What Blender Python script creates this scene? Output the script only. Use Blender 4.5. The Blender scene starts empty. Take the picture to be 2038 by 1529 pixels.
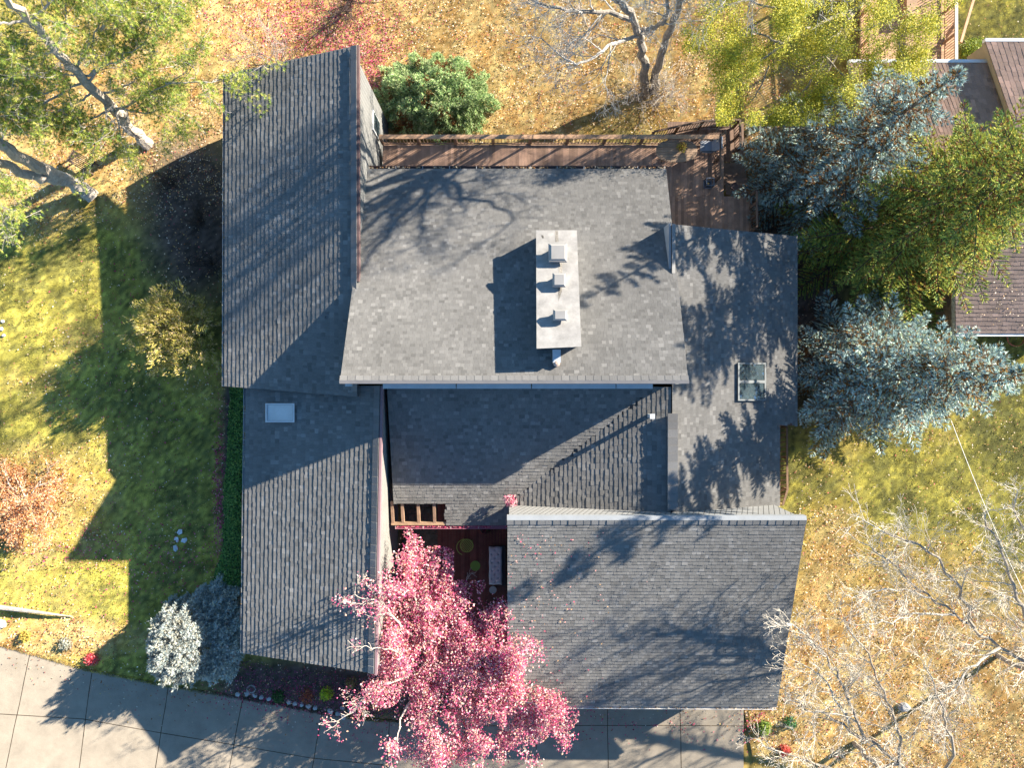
import bpy, math, random
import numpy as np
from mathutils import Vector
R = math.radians
SC = bpy.context.scene
COL = SC.collection
random.seed(7); RS = np.random.RandomState(11)

# ---------------------------------------------------------------- camera
H, F = 33.4, 1402.0            # camera height (m), focal length in photo pixels
CX, CY = 1019.0, 764.5
cam = bpy.data.cameras.new("camera"); co = bpy.data.objects.new("camera", cam); COL.objects.link(co)
co.location = (0, 0, H); co.rotation_euler = (0, 0, 0)
cam.sensor_width = 36; cam.lens = 36*F/2038.0; cam.clip_start = .1; cam.clip_end = 2000
SC.camera = co
# ---------------------------------------------------------------- world, sun, exposure
SA, SB = 2.211, 1.277           # shadow displacement (m) per metre of height
w = bpy.data.worlds.new("World"); SC.world = w; w.use_nodes = True
nt = w.node_tree; bg = nt.nodes['Background']
sky = nt.nodes.new('ShaderNodeTexSky'); sky.sky_type = 'NISHITA'; sky.sun_disc = False
elev = math.atan2(1, math.hypot(SA, SB)); azi = math.atan2(SA, SB)
sky.sun_elevation = elev; sky.sun_rotation = azi; sky.altitude = 200; sky.ozone_density = 5; sky.dust_density = .3
tn_ = nt.nodes.new('ShaderNodeMix'); tn_.data_type = 'RGBA'; tn_.blend_type = 'MULTIPLY'; tn_.inputs[0].default_value = 1; tn_.inputs[7].default_value = (.88, 1.08, 1.08, 1)
nt.links.new(sky.outputs[0], tn_.inputs[6]); nt.links.new(tn_.outputs[2], bg.inputs[0]); bg.inputs[1].default_value = .068
sl = bpy.data.lights.new("sun", 'SUN'); sl.energy = 5; sl.angle = R(.5); sl.color = (1, .925, .79)
so = bpy.data.objects.new("sun", sl); COL.objects.link(so)
so.rotation_euler = Vector((SA, SB, 1)).to_track_quat('Z', 'Y').to_euler(); so.location = (30, 20, 30)
SC.view_settings.view_transform = 'Standard'; SC.view_settings.look = 'None'
SC.view_settings.gamma = 1; SC.view_settings.exposure = 2.02
SC.cycles.max_bounces = 6; SC.cycles.transparent_max_bounces = 6

# ---------------------------------------------------------------- place helpers
def W(px, py, z):
    d = (H - z)/F
    return Vector(((px-CX)*d, (CY-py)*d, z))
def gz(x, y):
    t = np.clip((np.asarray(y, float)+8)/20.0, 0, 1)
    b = np.clip((np.asarray(y, float)-12)/30.0, 0, 1)
    q = np.clip((np.asarray(x, float)+17)/9.0, 0, 1); q = .25+.75*q*q*(3-2*q)
    return -2.4*t*t*q - .5*b
def G(px, py, up=0):
    z = 0.
    for _ in range(8): p = W(px, py, z); z = float(gz(p.x, p.y))
    p = W(px, py, z); p.z += up; return p
def topix(x, y, z):
    k = F/(H-z); return CX+x*k, CY-y*k

# ---------------------------------------------------------------- mesh helpers
class MB:
    def __init__(s): s.v = []; s.f3 = []; s.f4 = []; s.c = []; s.n = 0
    def add(s, V, F3=None, F4=None, C=(1, 1, 1)):
        V = np.asarray(V, float).reshape(-1, 3); C = np.asarray(C, float)
        if C.ndim == 1: C = np.tile(C, (len(V), 1))
        s.v.append(V); s.c.append(C)
        if F3 is not None and len(F3): s.f3.append(np.asarray(F3)+s.n)
        if F4 is not None and len(F4): s.f4.append(np.asarray(F4)+s.n)
        s.n += len(V); return s
    def quads(s, Q, C):                     # Q (n,4,3) C (n,3)
        n = len(Q); return s.add(Q.reshape(-1, 3), F4=np.arange(4*n).reshape(n, 4), C=np.repeat(C, 4, 0)) if n else s
    def tris(s, Q, C):
        n = len(Q); return s.add(Q.reshape(-1, 3), F3=np.arange(3*n).reshape(n, 3), C=np.repeat(C, 3, 0)) if n else s
    def box(s, c, d, rz=0, C=(1, 1, 1), rx=0, ry=0):
        x, y, z = [k/2 for k in d]
        V = np.array([[-x,-y,-z],[x,-y,-z],[x,y,-z],[-x,y,-z],[-x,-y,z],[x,-y,z],[x,y,z],[-x,y,z]])
        if rx: a, b = math.cos(rx), math.sin(rx); V = V @ np.array([[1,0,0],[0,a,b],[0,-b,a]])
        if ry: a, b = math.cos(ry), math.sin(ry); V = V @ np.array([[a,0,-b],[0,1,0],[b,0,a]])
        if rz: a, b = math.cos(rz), math.sin(rz); V = V @ np.array([[a,b,0],[-b,a,0],[0,0,1]])
        return s.add(V+np.array(c), F4=[[0,3,2,1],[4,5,6,7],[0,1,5,4],[1,2,6,5],[2,3,7,6],[3,0,4,7]], C=C)
    def hexa(s, bot, top, C=(1, 1, 1)):     # two loops of n points
        n = len(bot); V = [tuple(p) for p in bot]+[tuple(p) for p in top]
        s.add(V, F4=[[i, (i+1) % n, n+(i+1) % n, n+i] for i in range(n)], C=C)
        base = s.n-2*n
        if n == 4: s.f4.append(np.array([[3,2,1,0],[4,5,6,7]])+base)
        else:
            for i in range(1, n-1): s.f3.append(np.array([[0, i+1, i],[n, n+i, n+i+1]])+base)
        return s
    def bar(s, a, b, wd, ht, C=(1, 1, 1)):
        a = np.array(a, float); b = np.array(b, float); d = b-a; L = np.linalg.norm(d); d /= L
        u = np.cross((0, 0, 1), d); l = np.linalg.norm(u)
        u = np.array((1., 0, 0)) if l < 1e-5 else u/l
        n = np.cross(d, u); o = [(-1,-1),(1,-1),(1,1),(-1,1)]
        V = [p+u*i*wd/2+n*j*ht/2 for p in (a, b) for i, j in o]
        return s.add(V, F4=[[0,3,2,1],[4,5,6,7],[0,1,5,4],[1,2,6,5],[2,3,7,6],[3,0,4,7]], C=C)
    def tube(s, pts, rad, sides=5, C=(1, 1, 1)):
        P = np.array([tuple(p) for p in pts], float); n = len(P); rad = np.broadcast_to(rad, (n,))
        T = np.gradient(P, axis=0); T /= np.linalg.norm(T, axis=1)[:, None]+1e-9
        ref = np.array((0.3, .2, 1.)) if abs(T[0, 2]) < .9 else np.array((1., .1, 0))
        U = np.cross(T, ref); U /= np.linalg.norm(U, axis=1)[:, None]+1e-9; N = np.cross(T, U)
        a = np.arange(sides)*2*math.pi/sides
        V = P[:, None]+rad[:, None, None]*(np.cos(a)[None, :, None]*U[:, None]+np.sin(a)[None, :, None]*N[:, None])
        i = np.arange(n-1)[:, None]*sides; j = np.arange(sides)[None]; k = (j+1) % sides
        Fq = np.stack([i+j, i+k, i+sides+k, i+sides+j], -1).reshape(-1, 4)
        s.add(V.reshape(-1, 3), F4=Fq, C=C)
        if rad[-1] > .004:
            b = s.n-sides; s.f3.append(np.array([[b, b+q, b+q+1] for q in range(1, sides-1)]))
        return s
    def lathe(s, c, prof, sides=20, C=(1, 1, 1), sx=1, sy=1):
        a = np.arange(sides)*2*math.pi/sides; V = []
        for r, z in prof: V += [(c[0]+r*sx*math.cos(t), c[1]+r*sy*math.sin(t), c[2]+z) for t in a]
        n = len(prof); Fq = [[i*sides+j, i*sides+(j+1) % sides, (i+1)*sides+(j+1) % sides, (i+1)*sides+j] for i in range(n-1) for j in range(sides)]
        s.add(V, F4=Fq, C=C); b = s.n
        for base in (b-sides, b-n*sides):
            s.f3.append(np.array([[base, base+q, base+q+1] for q in range(1, sides-1)]))
        return s
    def build(s, name, mat, parent=None, smooth=False):
        V = np.concatenate(s.v); C = np.concatenate(s.c)
        me = bpy.data.meshes.new(name)
        f3 = np.concatenate(s.f3) if s.f3 else np.zeros((0, 3), int)
        f4 = np.concatenate(s.f4) if s.f4 else np.zeros((0, 4), int)
        li = np.concatenate([f3.ravel(), f4.ravel()]); ls = np.concatenate([np.arange(len(f3))*3, len(f3)*3+np.arange(len(f4))*4])
        me.vertices.add(len(V)); me.vertices.foreach_set('co', V.ravel().astype(np.float32))
        me.loops.add(len(li)); me.loops.foreach_set('vertex_index', li.astype(np.int32))
        me.polygons.add(len(ls)); me.polygons.foreach_set('loop_start', ls.astype(np.int32))
        me.update(calc_edges=True)
        at = me.color_attributes.new('col', 'FLOAT_COLOR', 'POINT')
        at.data.foreach_set('color', np.concatenate([C, np.ones((len(C), 1))], 1).ravel().astype(np.float32))
        me.validate()
        me.polygons.foreach_set('use_smooth', np.full(len(me.polygons), bool(smooth)))
        me.materials.append(mat)
        o = bpy.data.objects.new(name, me); COL.objects.link(o)
        if parent:
            o.parent = parent
            # keep geometry where it was modelled (world coordinates) under a parent at its own base
            M = Vector((0, 0, 0)); q = parent
            while q: M += q.location; q = q.parent
            me.transform(__import__('mathutils').Matrix.Translation(-M))
        return o
def thing(name, label, cat, loc, group=None):
    o = bpy.data.objects.new(name, None); COL.objects.link(o); o.location = loc; o.empty_display_size = .3
    o['label'] = label; o['category'] = cat
    if group: o['group'] = group
    return o
def tag(o, label, cat, group=None):
    o['label'] = label; o['category'] = cat
    if group: o['group'] = group
    return o
def copytree(o, par=None):
    c = o.copy(); COL.objects.link(c); c.parent = par
    for ch in list(o.children): copytree(ch, c)
    return c

# ---------------------------------------------------------------- materials
def mat(name, rough=.8, spec=.3, bump=0, bscale=30, var=0, vscale=3, metal=0, trans=0, base=(1, 1, 1), fine=0):
    m = bpy.data.materials.new(name); m.use_nodes = True; n = m.node_tree; L = n.links
    p = n.nodes['Principled BSDF']; p.inputs['Roughness'].default_value = rough
    p.inputs['Specular IOR Level'].default_value = spec; p.inputs['Metallic'].default_value = metal
    p.inputs['Diffuse Roughness'].default_value = 1 if name in ('asphalt_shingle','ground_cover','concrete') else .3
    a = n.nodes.new('ShaderNodeAttribute'); a.attribute_name = 'col'
    out = a.outputs['Color']
    mx = n.nodes.new('ShaderNodeMix'); mx.data_type = 'RGBA'; mx.blend_type = 'MULTIPLY'; mx.inputs[0].default_value = 1
    L.new(out, mx.inputs[6]); mx.inputs[7].default_value = (*base, 1); out = mx.outputs[2]
    tc = n.nodes.new('ShaderNodeTexCoord')
    for amt, scl in ((var, vscale), (fine, 45)):
        if not amt: continue
        no = n.nodes.new('ShaderNodeTexNoise'); no.inputs['Scale'].default_value = scl; no.inputs['Detail'].default_value = 8
        no.inputs['Roughness'].default_value = .65
        L.new(tc.outputs['Object'], no.inputs['Vector'])
        mr = n.nodes.new('ShaderNodeMapRange'); mr.inputs[1].default_value = .3; mr.inputs[2].default_value = .7
        mr.inputs[3].default_value = 1-amt; mr.inputs[4].default_value = 1+amt*.7
        L.new(no.outputs['Fac'], mr.inputs[0])
        m2 = n.nodes.new('ShaderNodeMix'); m2.data_type = 'RGBA'; m2.blend_type = 'MULTIPLY'; m2.inputs[0].default_value = 1
        L.new(out, m2.inputs[6]); L.new(mr.outputs[0], m2.inputs[7]); out = m2.outputs[2]
    L.new(out, p.inputs['Base Color'])
    if bump:
        nb = n.nodes.new('ShaderNodeTexNoise'); nb.inputs['Scale'].default_value = bscale; nb.inputs['Detail'].default_value = 6
        L.new(tc.outputs['Object'], nb.inputs['Vector'])
        bp = n.nodes.new('ShaderNodeBump'); bp.inputs['Strength'].default_value = bump; bp.inputs['Distance'].default_value = .03
        L.new(nb.outputs['Fac'], bp.inputs['Height']); L.new(bp.outputs[0], p.inputs['Normal'])
    if trans:
        t = n.nodes.new('ShaderNodeBsdfTranslucent'); L.new(out, t.inputs[0])
        ms = n.nodes.new('ShaderNodeMixShader'); ms.inputs[0].default_value = trans
        L.new(p.outputs[0], ms.inputs[1]); L.new(t.outputs[0], ms.inputs[2])
        L.new(ms.outputs[0], n.nodes['Material Output'].inputs[0])
    return m
M = dict(
 shingle=mat('asphalt_shingle', .85, .25, .3, 60, .17, .5, fine=.25),
 ground=mat('ground_cover', .95, .1, .6, 18, .22, 1.2, fine=.35),
 blade=mat('grass_blades', .7, .2, trans=.3),
 litter=mat('leaf_litter', .75, .2, trans=.15),
 leaf=mat('foliage', .6, .25, trans=.28),
 needle=mat('needles', .65, .25, trans=.2),
 bark=mat('bark', .9, .15, .9, 14, .35, 6, fine=.2),
 concrete=mat('concrete', .85, .2, .25, 30, .18, 1.3, fine=.22),
 paint=mat('painted_wood', .7, .25, .2, 25, .12, 2, fine=.08),
 wood=mat('stained_wood', .7, .25, .3, 30, .3, 3, fine=.2),
 metal=mat('painted_metal', .45, .4, .06, 8, .12, 1.6, fine=.05),
 chrome=mat('flashing', .4, .5, .05, 8, .15, 3, metal=.6),
 fabric=mat('fabric', .9, .1, .3, 40, .12, 5),
 stained=mat('weathered_sheet_metal', .5, .35, .1, 6, .3, 2.2, fine=.1),
 stone=mat('stone', .9, .2, .8, 9, .3, 4, fine=.2),
 mulch=mat('mulch', .95, .1, 1., 22, .4, 2, fine=.5),
)
g = bpy.data.materials.new('glass_pane'); g.use_nodes = True; p = g.node_tree.nodes['Principled BSDF']
p.inputs['Base Color'].default_value = (.05, .07, .08, 1); p.inputs['Roughness'].default_value = .03; p.inputs['Specular IOR Level'].default_value = 1
p.inputs['IOR'].default_value = 2.2
M['glass'] = g
def siding(name, colr, ax, period, slope=0, groove=.35):
    m = mat(name, .75, .2, .15, 20, .12, 1.5, base=colr, fine=.1); n = m.node_tree; L = n.links; p = n.nodes['Principled BSDF']
    src = p.inputs['Base Color'].links[0].from_socket
    tc = n.nodes.new('ShaderNodeTexCoord'); sp = n.nodes.new('ShaderNodeSeparateXYZ'); L.new(tc.outputs['Object'], sp.inputs[0])
    a = n.nodes.new('ShaderNodeMath'); a.operation = 'MULTIPLY_ADD'; L.new(sp.outputs['Z'], a.inputs[0]); a.inputs[1].default_value = slope
    L.new(sp.outputs[ax], a.inputs[2])
    d = n.nodes.new('ShaderNodeMath'); d.operation = 'DIVIDE'; L.new(a.outputs[0], d.inputs[0]); d.inputs[1].default_value = period
    fr = n.nodes.new('ShaderNodeMath'); fr.operation = 'FRACT'; L.new(d.outputs[0], fr.inputs[0])
    gt = n.nodes.new('ShaderNodeMath'); gt.operation = 'GREATER_THAN'; L.new(fr.outputs[0], gt.inputs[0]); gt.inputs[1].default_value = .13
    mr = n.nodes.new('ShaderNodeMapRange'); mr.inputs[3].default_value = groove; mr.inputs[4].default_value = 1; L.new(gt.outputs[0], mr.inputs[0])
    mx = n.nodes.new('ShaderNodeMix'); mx.data_type = 'RGBA'; mx.blend_type = 'MULTIPLY'; mx.inputs[0].default_value = 1
    L.new(src, mx.inputs[6]); L.new(mr.outputs[0], mx.inputs[7]); L.new(mx.outputs[2], p.inputs['Base Color'])
    bp = n.nodes.new('ShaderNodeBump'); bp.inputs['Strength'].default_value = 1; bp.inputs['Distance'].default_value = .02
    L.new(gt.outputs[0], bp.inputs['Height']); L.new(bp.outputs[0], p.inputs['Normal'])
    return m
M['side_y'] = siding('diagonal_siding', (.19, .185, .175), 'Y', .2, 1.0)
M['side_x'] = siding('vertical_siding', (.24, .235, .225), 'X', .22, .35)

def vn(X, Y, s, seed=0):                    # smooth value noise 0..1
    X = np.asarray(X)/s+1000; Y = np.asarray(Y)/s+1000
    xi = np.floor(X).astype(np.int64); yi = np.floor(Y).astype(np.int64); fx = X-xi; fy = Y-yi
    fx = fx*fx*(3-2*fx); fy = fy*fy*(3-2*fy)
    def h(a, b):
        q = (a*73856093 ^ b*19349663 ^ (seed*83492791+12345)) & 0x7fffffff
        q = (q*1103515245+12345) & 0x7fffffff; q = (q ^ (q >> 13))*1274126177 & 0x7fffffff
        return (q & 0xffff)/65535.
    return (h(xi, yi)*(1-fx)+h(xi+1, yi)*fx)*(1-fy)+(h(xi, yi+1)*(1-fx)+h(xi+1, yi+1)*fx)*fy
def fbm(X, Y, s, seed=0): return .5*vn(X, Y, s, seed)+.3*vn(X, Y, s/2.1, seed+1)+.2*vn(X, Y, s/4.3, seed+2)
def inpoly(px, py, poly):
    px = np.asarray(px, float); py = np.asarray(py, float); r = np.zeros(px.shape, bool); n = len(poly)
    for i in range(n):
        x0, y0 = poly[i]; x1, y1 = poly[(i+1) % n]
        c = ((y0 > py) != (y1 > py)) & (px < (x1-x0)*(py-y0)/((y1-y0) or 1e-9)+x0); r ^= c
    return r
def blob(px, py, cx, cy, rx, ry): return np.clip(1.35-np.sqrt(((px-cx)/rx)**2+((py-cy)/ry)**2), 0, 1)**1.0

# ================================================================ GROUND
DRIVE = [(-400,1190),(0,1283),(60,1300),(180,1335),(335,1366),(480,1390),(560,1403),(640,1420),(720,1432),(800,1436),(1005,1400),(1480,1408),(1500,1520),(1510,1900),(-400,1900)]
C_GREEN = np.array((.22, .205, .06)); C_YEL = np.array((.62, .53, .10)); C_TAN = np.array((.76, .56, .24)); C_ORG = np.array((.50, .26, .09))
C_MUL = np.array((.17, .125, .10)); C_BRN = np.array((.36, .22, .09))
def zones(px, py, X, Y):
    n1 = fbm(X, Y, 2.6, 3); n2 = fbm(X, Y, .7, 9)
    tan = np.maximum.reduce([blob(px,py,300,250,420,160), blob(px,py,900,60,750,260)])
    tan = np.maximum(tan, blob(px,py,1800,1380,400,250)*1.05); tan = np.maximum(tan, blob(px,py,90,1270,200,40)*.8)
    tan = np.maximum(tan, blob(px,py,70,1000,150,110)*.6)
    tan = np.maximum(tan, blob(px,py,40,380,160,90)*.8)
    tan = np.maximum(tan, blob(px,py,1500,230,300,120)*.9); tan = np.maximum(tan, blob(px,py,1640,1250,110,260)*.7)
    tan = np.clip(tan*1.5+(n1-.5)*.9, 0, 1)
    mul = np.maximum.reduce([blob(px,py,395,430,110,190)*.85, blob(px,py,1560,560,130,260), blob(px,py,600,1370,190,55), blob(px,py,470,950,28,280), blob(px,py,1000,330,420,40)*.9, blob(px,py,850,1250,160,220)])
    mul = np.clip(mul*1.7+(n1-.5)*.7, 0, 1)
    return tan, mul, n1, n2
def cover(px, py, X, Y, rnd):
    tan, mul, n1, n2 = zones(px, py, X, Y)
    k = np.clip(.5+(n1-.5)*1.7+(n2-.5)*1.1+(rnd-.5)*.9, 0, 1)[:, None]
    c = C_GREEN*(1-k)+C_YEL*k
    t2 = np.clip(.5+(n2-.5)*1.8+(rnd-.5)*1.0, 0, 1)[:, None]
    ct = C_TAN*(1-t2)+C_ORG*t2
    c = c*(1-tan[:, None]*.85)+ct*tan[:, None]*.85
    c = np.minimum(c*(.56+.98*vn(X, Y, .13, 21))[:, None]*(.82+.4*vn(X, Y, .45, 22))[:, None], .9)
    c = c*(1-mul[:, None])+(C_MUL*(.6+.9*rnd[:, None]))*mul[:, None]
    return c
nx, ny = 400, 310
gx = np.linspace(-32, 32, nx); gy = np.linspace(-25, 25, ny)
# the one ground sheet: a fine part under the lot, with rings out to the horizon
xs = np.concatenate([[-1500, -400, -120, -60, -42], gx, [42, 60, 120, 400, 1500]]); ys = np.concatenate([[-1500, -400, -120, -60, -38], gy, [38, 60, 120, 400, 1500]])
GX, GY = np.meshgrid(xs, ys); gX = GX.ravel(); gY = GY.ravel(); gZ = gz(gX, gY)+(fbm(gX, gY, 1.1, 5)-.5)*.05
pxg, pyg = topix(gX, gY, gZ)
# keep the soil just below the paving
gZ = np.where(inpoly(pxg, pyg, DRIVE), gz(gX, gY)-.05, gZ)
cg = cover(pxg, pyg, gX, gY, RS.rand(len(gX)))*.8
A = len(xs); ii = (np.arange(len(ys)-1)[:, None]*A+np.arange(A-1)[None]).ravel()
gr = MB().add(np.stack([gX, gY, gZ], 1), F4=np.stack([ii, ii+1, ii+1+A, ii+A], 1), C=cg).build('ground', M['ground'], smooth=True)
gr['kind'] = 'structure'

HOUSEPX = [[(500,240),(770,240),(770,330),(1320,340),(1320,460),(1560,470),(1560,1000),(1500,1010),(1490,1400),(1010,1400),(1010,1050),(785,1050),(785,1300),(510,1290),(510,780),(500,700)], DRIVE]
def scatter(n, box=(-60, -60, 2100, 1590)):
    px = RS.uniform(box[0], box[2], n); py = RS.uniform(box[1], box[3], n)
    z = np.zeros(n)
    for _ in range(5):
        X = (px-CX)*(H-z)/F; Y = (CY-py)*(H-z)/F; z = gz(X, Y)
    return px, py, X, Y, z
# grass blades
px, py, X, Y, z = scatter(430000)
tan, mul, n1, n2 = zones(px, py, X, Y)
ok = ~inpoly(px, py, HOUSEPX[0]) & ~inpoly(px, py, DRIVE) & (RS.rand(len(px)) > mul*.93) & (RS.rand(len(px)) > tan*.45)
px, py, X, Y, z = px[ok], py[ok], X[ok], Y[ok], z[ok]; n = len(px)
def blades(X, Y, z, hgt, wid, lean):
    n = len(X); a = RS.uniform(0, 6.28, n); b = RS.uniform(0, 6.28, n); h = hgt*RS.uniform(.5, 1.4, n); l = lean*RS.uniform(.2, 1.2, n)
    dx = np.cos(a)*wid/2; dy = np.sin(a)*wid/2
    return np.stack([np.stack([X-dx, Y-dy, z-.01], 1), np.stack([X+dx, Y+dy, z-.01], 1), np.stack([X+np.cos(b)*l, Y+np.sin(b)*l, z+h], 1)], 1)
mb = MB().tris(blades(X, Y, z, .045, .03, .06), cover(px, py, X, Y, RS.rand(n))*RS.uniform(.35, 1.55, (n, 1)))
mb.build('grass', M['blade'])['kind'] = 'stuff'

# ---------------------------------------------------------------- fallen leaves
def flat_leaves(px, py, X, Y, z, size, cols, lift=.03, tilt=.5):
    n = len(X); a = RS.uniform(0, 6.28, n); s = size*RS.uniform(.55, 1.3, n); t = RS.uniform(-tilt, tilt, n); t2 = RS.uniform(-tilt, tilt, n)
    u = np.stack([np.cos(a), np.sin(a), t], 1)*s[:, None]; v = np.stack([-np.sin(a), np.cos(a), t2], 1)*s[:, None]*.62
    c = np.stack([X, Y, z+lift+RS.rand(n)*.02+np.maximum(abs(t), abs(t2))*s*.5], 1)
    Q = np.stack([c-u*.5, c+v*.5-u*.05, c+u*.5, c-v*.5-u*.05], 1)
    return Q, cols
LC = np.array([(.56,.36,.18),(.70,.53,.34),(.42,.20,.07),(.68,.58,.44),(.34,.12,.05),(.50,.12,.12),(.60,.42,.14),(.78,.68,.56)])
px, py, X, Y, z = scatter(290000)
tan, mul, n1, n2 = zones(px, py, X, Y)
d = .10+.85*tan+.25*np.clip(n1-.45, 0, 1)+.12*mul
d = np.where((px > 1560) & (py > 700) & (tan < .3), .22, d)
d = d*np.clip(.25+2.6*(fbm(X, Y, .9, 77)-.3), .1, 1.5)
ok = ~inpoly(px, py, HOUSEPX[0]) & ~inpoly(px, py, DRIVE) & (RS.rand(len(px)) < d*.8)
px, py, X, Y, z = [q[ok] for q in (px, py, X, Y, z)]
ci = RS.choice(8, len(px), p=[.24, .2, .14, .1, .1, .05, .12, .05])
Q, c = flat_leaves(px, py, X, Y, z, .078, LC[ci]*RS.uniform(.4, 1.4, (len(px), 1)))
lv = MB().quads(Q, c)
PK = np.array([(.60,.06,.16),(.66,.16,.22),(.45,.03,.10),(.70,.30,.30)])
def pink(n, cx, cy, sx, sy, box=None):
    px = RS.normal(cx, sx, n); py = RS.normal(cy, sy, n); z = np.zeros(n)
    for _ in range(5): X = (px-CX)*(H-z)/F; Y = (CY-py)*(H-z)/F; z = gz(X, Y)
    ok = ~inpoly(px, py, HOUSEPX[0])
    X, Y, z = X[ok], Y[ok], z[ok]; Q, c = flat_leaves(px[ok], py[ok], X, Y, z, .085, PK[RS.randint(0, 4, len(X))]*RS.uniform(.6, 1.1, (len(X), 1))); lv.quads(Q, c)
pink(3600, 640, 60, 85, 55); pink(1800, 730, 150, 40, 50); pink(700, 500, 30, 90, 50)
pink(900, 600, 1385, 90, 22); pink(700, 437, 1010, 7, 110); pink(260, 350, 1120, 60, 45); pink(380, 730, 1410, 60, 25)
pink(140, 165, 1090, 50, 25); pink(300, 250, 760, 90, 180); pink(160, 1500, 1430, 20, 30); pink(350, 160, 1150, 110, 70); pink(200, 1200, 1440, 150, 20)
lv.build('fallen_leaves', M['litter'])['kind'] = 'stuff'

# ---------------------------------------------------------------- driveway
dm = MB(); pts = [W(x, y, 0) for x, y in DRIVE]
cc = np.array((.32, .27, .21))
# one flat slab, triangulated as a fan of strips between the top outline and the far bottom
top = DRIVE[:12]+[(1480,1408),(1500,1520)]
top = [q for q in DRIVE[:11]]+[(1005,1400),(1480,1408)]
seq = DRIVE[:12]
V = []; Fq = []
for i, (x, y) in enumerate(seq): V += [W(x, y, .02), W(x, 1900, .02)]
for i in range(len(seq)-1): Fq.append([2*i, 2*i+1, 2*i+3, 2*i+2])
dm.add([tuple(v) for v in V], F4=Fq, C=cc)
# a darker rim face gives the slab its thickness
V = []; Fq = []
for i, (x, y) in enumerate(DRIVE[:13]):
    p = W(x, y, .02); V += [tuple(p), (p.x, p.y, -.12)]
for i in range(12): Fq.append([2*i, 2*i+1, 2*i+3, 2*i+2])
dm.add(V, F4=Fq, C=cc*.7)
dr = dm.build('driveway', M['concrete']); dr['kind'] = 'structure'
jm = MB()
def joint(pl, wd=.018, z=.024):
    for (a, b) in zip(pl[:-1], pl[1:]):
        A_ = W(*a, z); B_ = W(*b, z); n = Vector((B_.y-A_.y, A_.x-B_.x, 0)).normalized()*wd
        w1 = random.uniform(.8, 1.2); jm.quads(np.array([[tuple(A_-n), tuple(B_-n*w1), tuple(B_+n*w1), tuple(A_+n)]]), np.array([[.10, .075, .05]]))
for x0, y0, x1 in ((60,1301,-3),(183,1337,148),(335,1368,298),(483,1391,443),(640,1422,610),(775,1436,765),(925,1418,925),(1067,1402,1068),(1209,1403,1212),(1353,1406,1358)):
    joint([(x0+(x1-x0)*t/6+random.uniform(-.7, .7), y0+(1600-y0)*t/6) for t in range(7)])
joint([(-100,1408),(0,1422),(165,1432),(310,1458),(480,1486),(620,1510),(765,1524)]); joint([(925,1446),(1150,1445),(1350,1445),(1485,1446)])
o = jm.build('driveway_joints', M['mulch']); o['kind'] = 'structure'

# ================================================================ HOUSE
house = thing('house', 'large grey shingled house of joined shed roofs with a long metal capped chimney', 'house', (0, 0, 0))
TONES = np.array([.150, .172, .185, .196, .207, .222, .258]); TP = [.07, .18, .25, .24, .14, .07, .05]
def shingles(name, e0, e1, r1, r0, expo=.138, tab=.17, th=(.008, .02), keep=None, tint=(1.06, 1., .925), thickgain=1., parent=None):
    """courses of single tabs laid over the patch eave e0-e1, ridge r0-r1"""
    e0, e1, r1, r0 = [np.array(tuple(q), float) for q in (e0, e1, r1, r0)]
    nrm = np.cross(e1-e0, r0-e0); nrm /= np.linalg.norm(nrm); nrm *= np.sign(nrm[2])
    rows = int(np.linalg.norm((r0+r1-e0-e1)/2)/expo); out = []; cols = []
    for i in range(rows):
        v0, v1 = i/rows, (i+1.12)/rows
        v1 = min(v1, 1)
        Lw = np.linalg.norm((e1-e0)*(1-v0)+(r1-r0)*v0)
        ws = RS.uniform(.6, 1.4, int(Lw/tab*1.25)+6)*tab; u = np.concatenate([[0], np.cumsum(ws)])-RS.uniform(0, tab); u = np.clip(u/Lw, 0, 1)
        u0, u1 = u[:-1], u[1:]; k = u1 > u0; u0, u1 = u0[k], u1[k]-.0022/Lw*2
        m = len(u0); t = RS.uniform(*th, m)*thickgain; dv = np.where(RS.rand(m) < .4, RS.uniform(.03, .16, m), 0)/rows
        va = np.maximum(v0-dv, 0)[:, None]; vb = np.full((m, 1), v1)
        def P(u_, v_): return (e0*(1-v_)+r0*v_)*(1-u_[:, None])+(e1*(1-v_)+r1*v_)*u_[:, None]
        a, b, c, d = P(u0, va), P(u1, va), P(u1, vb), P(u0, vb); T = t[:, None]*nrm
        a2, b2, c2, d2 = a+T, b+T, c+nrm*.002, d+nrm*.002
        kk = np.ones(m, bool)
        if keep is not None:
            cx_ = (a+c)/2; kk = keep(cx_[:, 0], cx_[:, 1])
        base = RS.choice(TONES, m, p=TP)*(1+.10*(RS.rand(m)-.5))
        cl = base[:, None]*np.array(tint)
        for Q in (np.stack([a2, b2, c2, d2], 1), np.stack([a-nrm*.004, b-nrm*.004, b2, a2], 1), np.stack([a-nrm*.004, a2, d2, d], 1), np.stack([b2, b-nrm*.004, c, c2], 1)):
            out.append(Q[kk]); cols.append(cl[kk])
    return MB().quads(np.concatenate(out), np.concatenate(cols)).build(name, M['shingle'], parent or house)
def slab(name, pts, th, mt, parent, C=(.1, .085, .075)):
    top = [Vector(tuple(p))-Vector((0, 0, .035)) for p in pts]; bot = [p-Vector((0, 0, th)) for p in top]
    return MB().hexa(bot, top, C=C).build(name, mt, parent)
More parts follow.
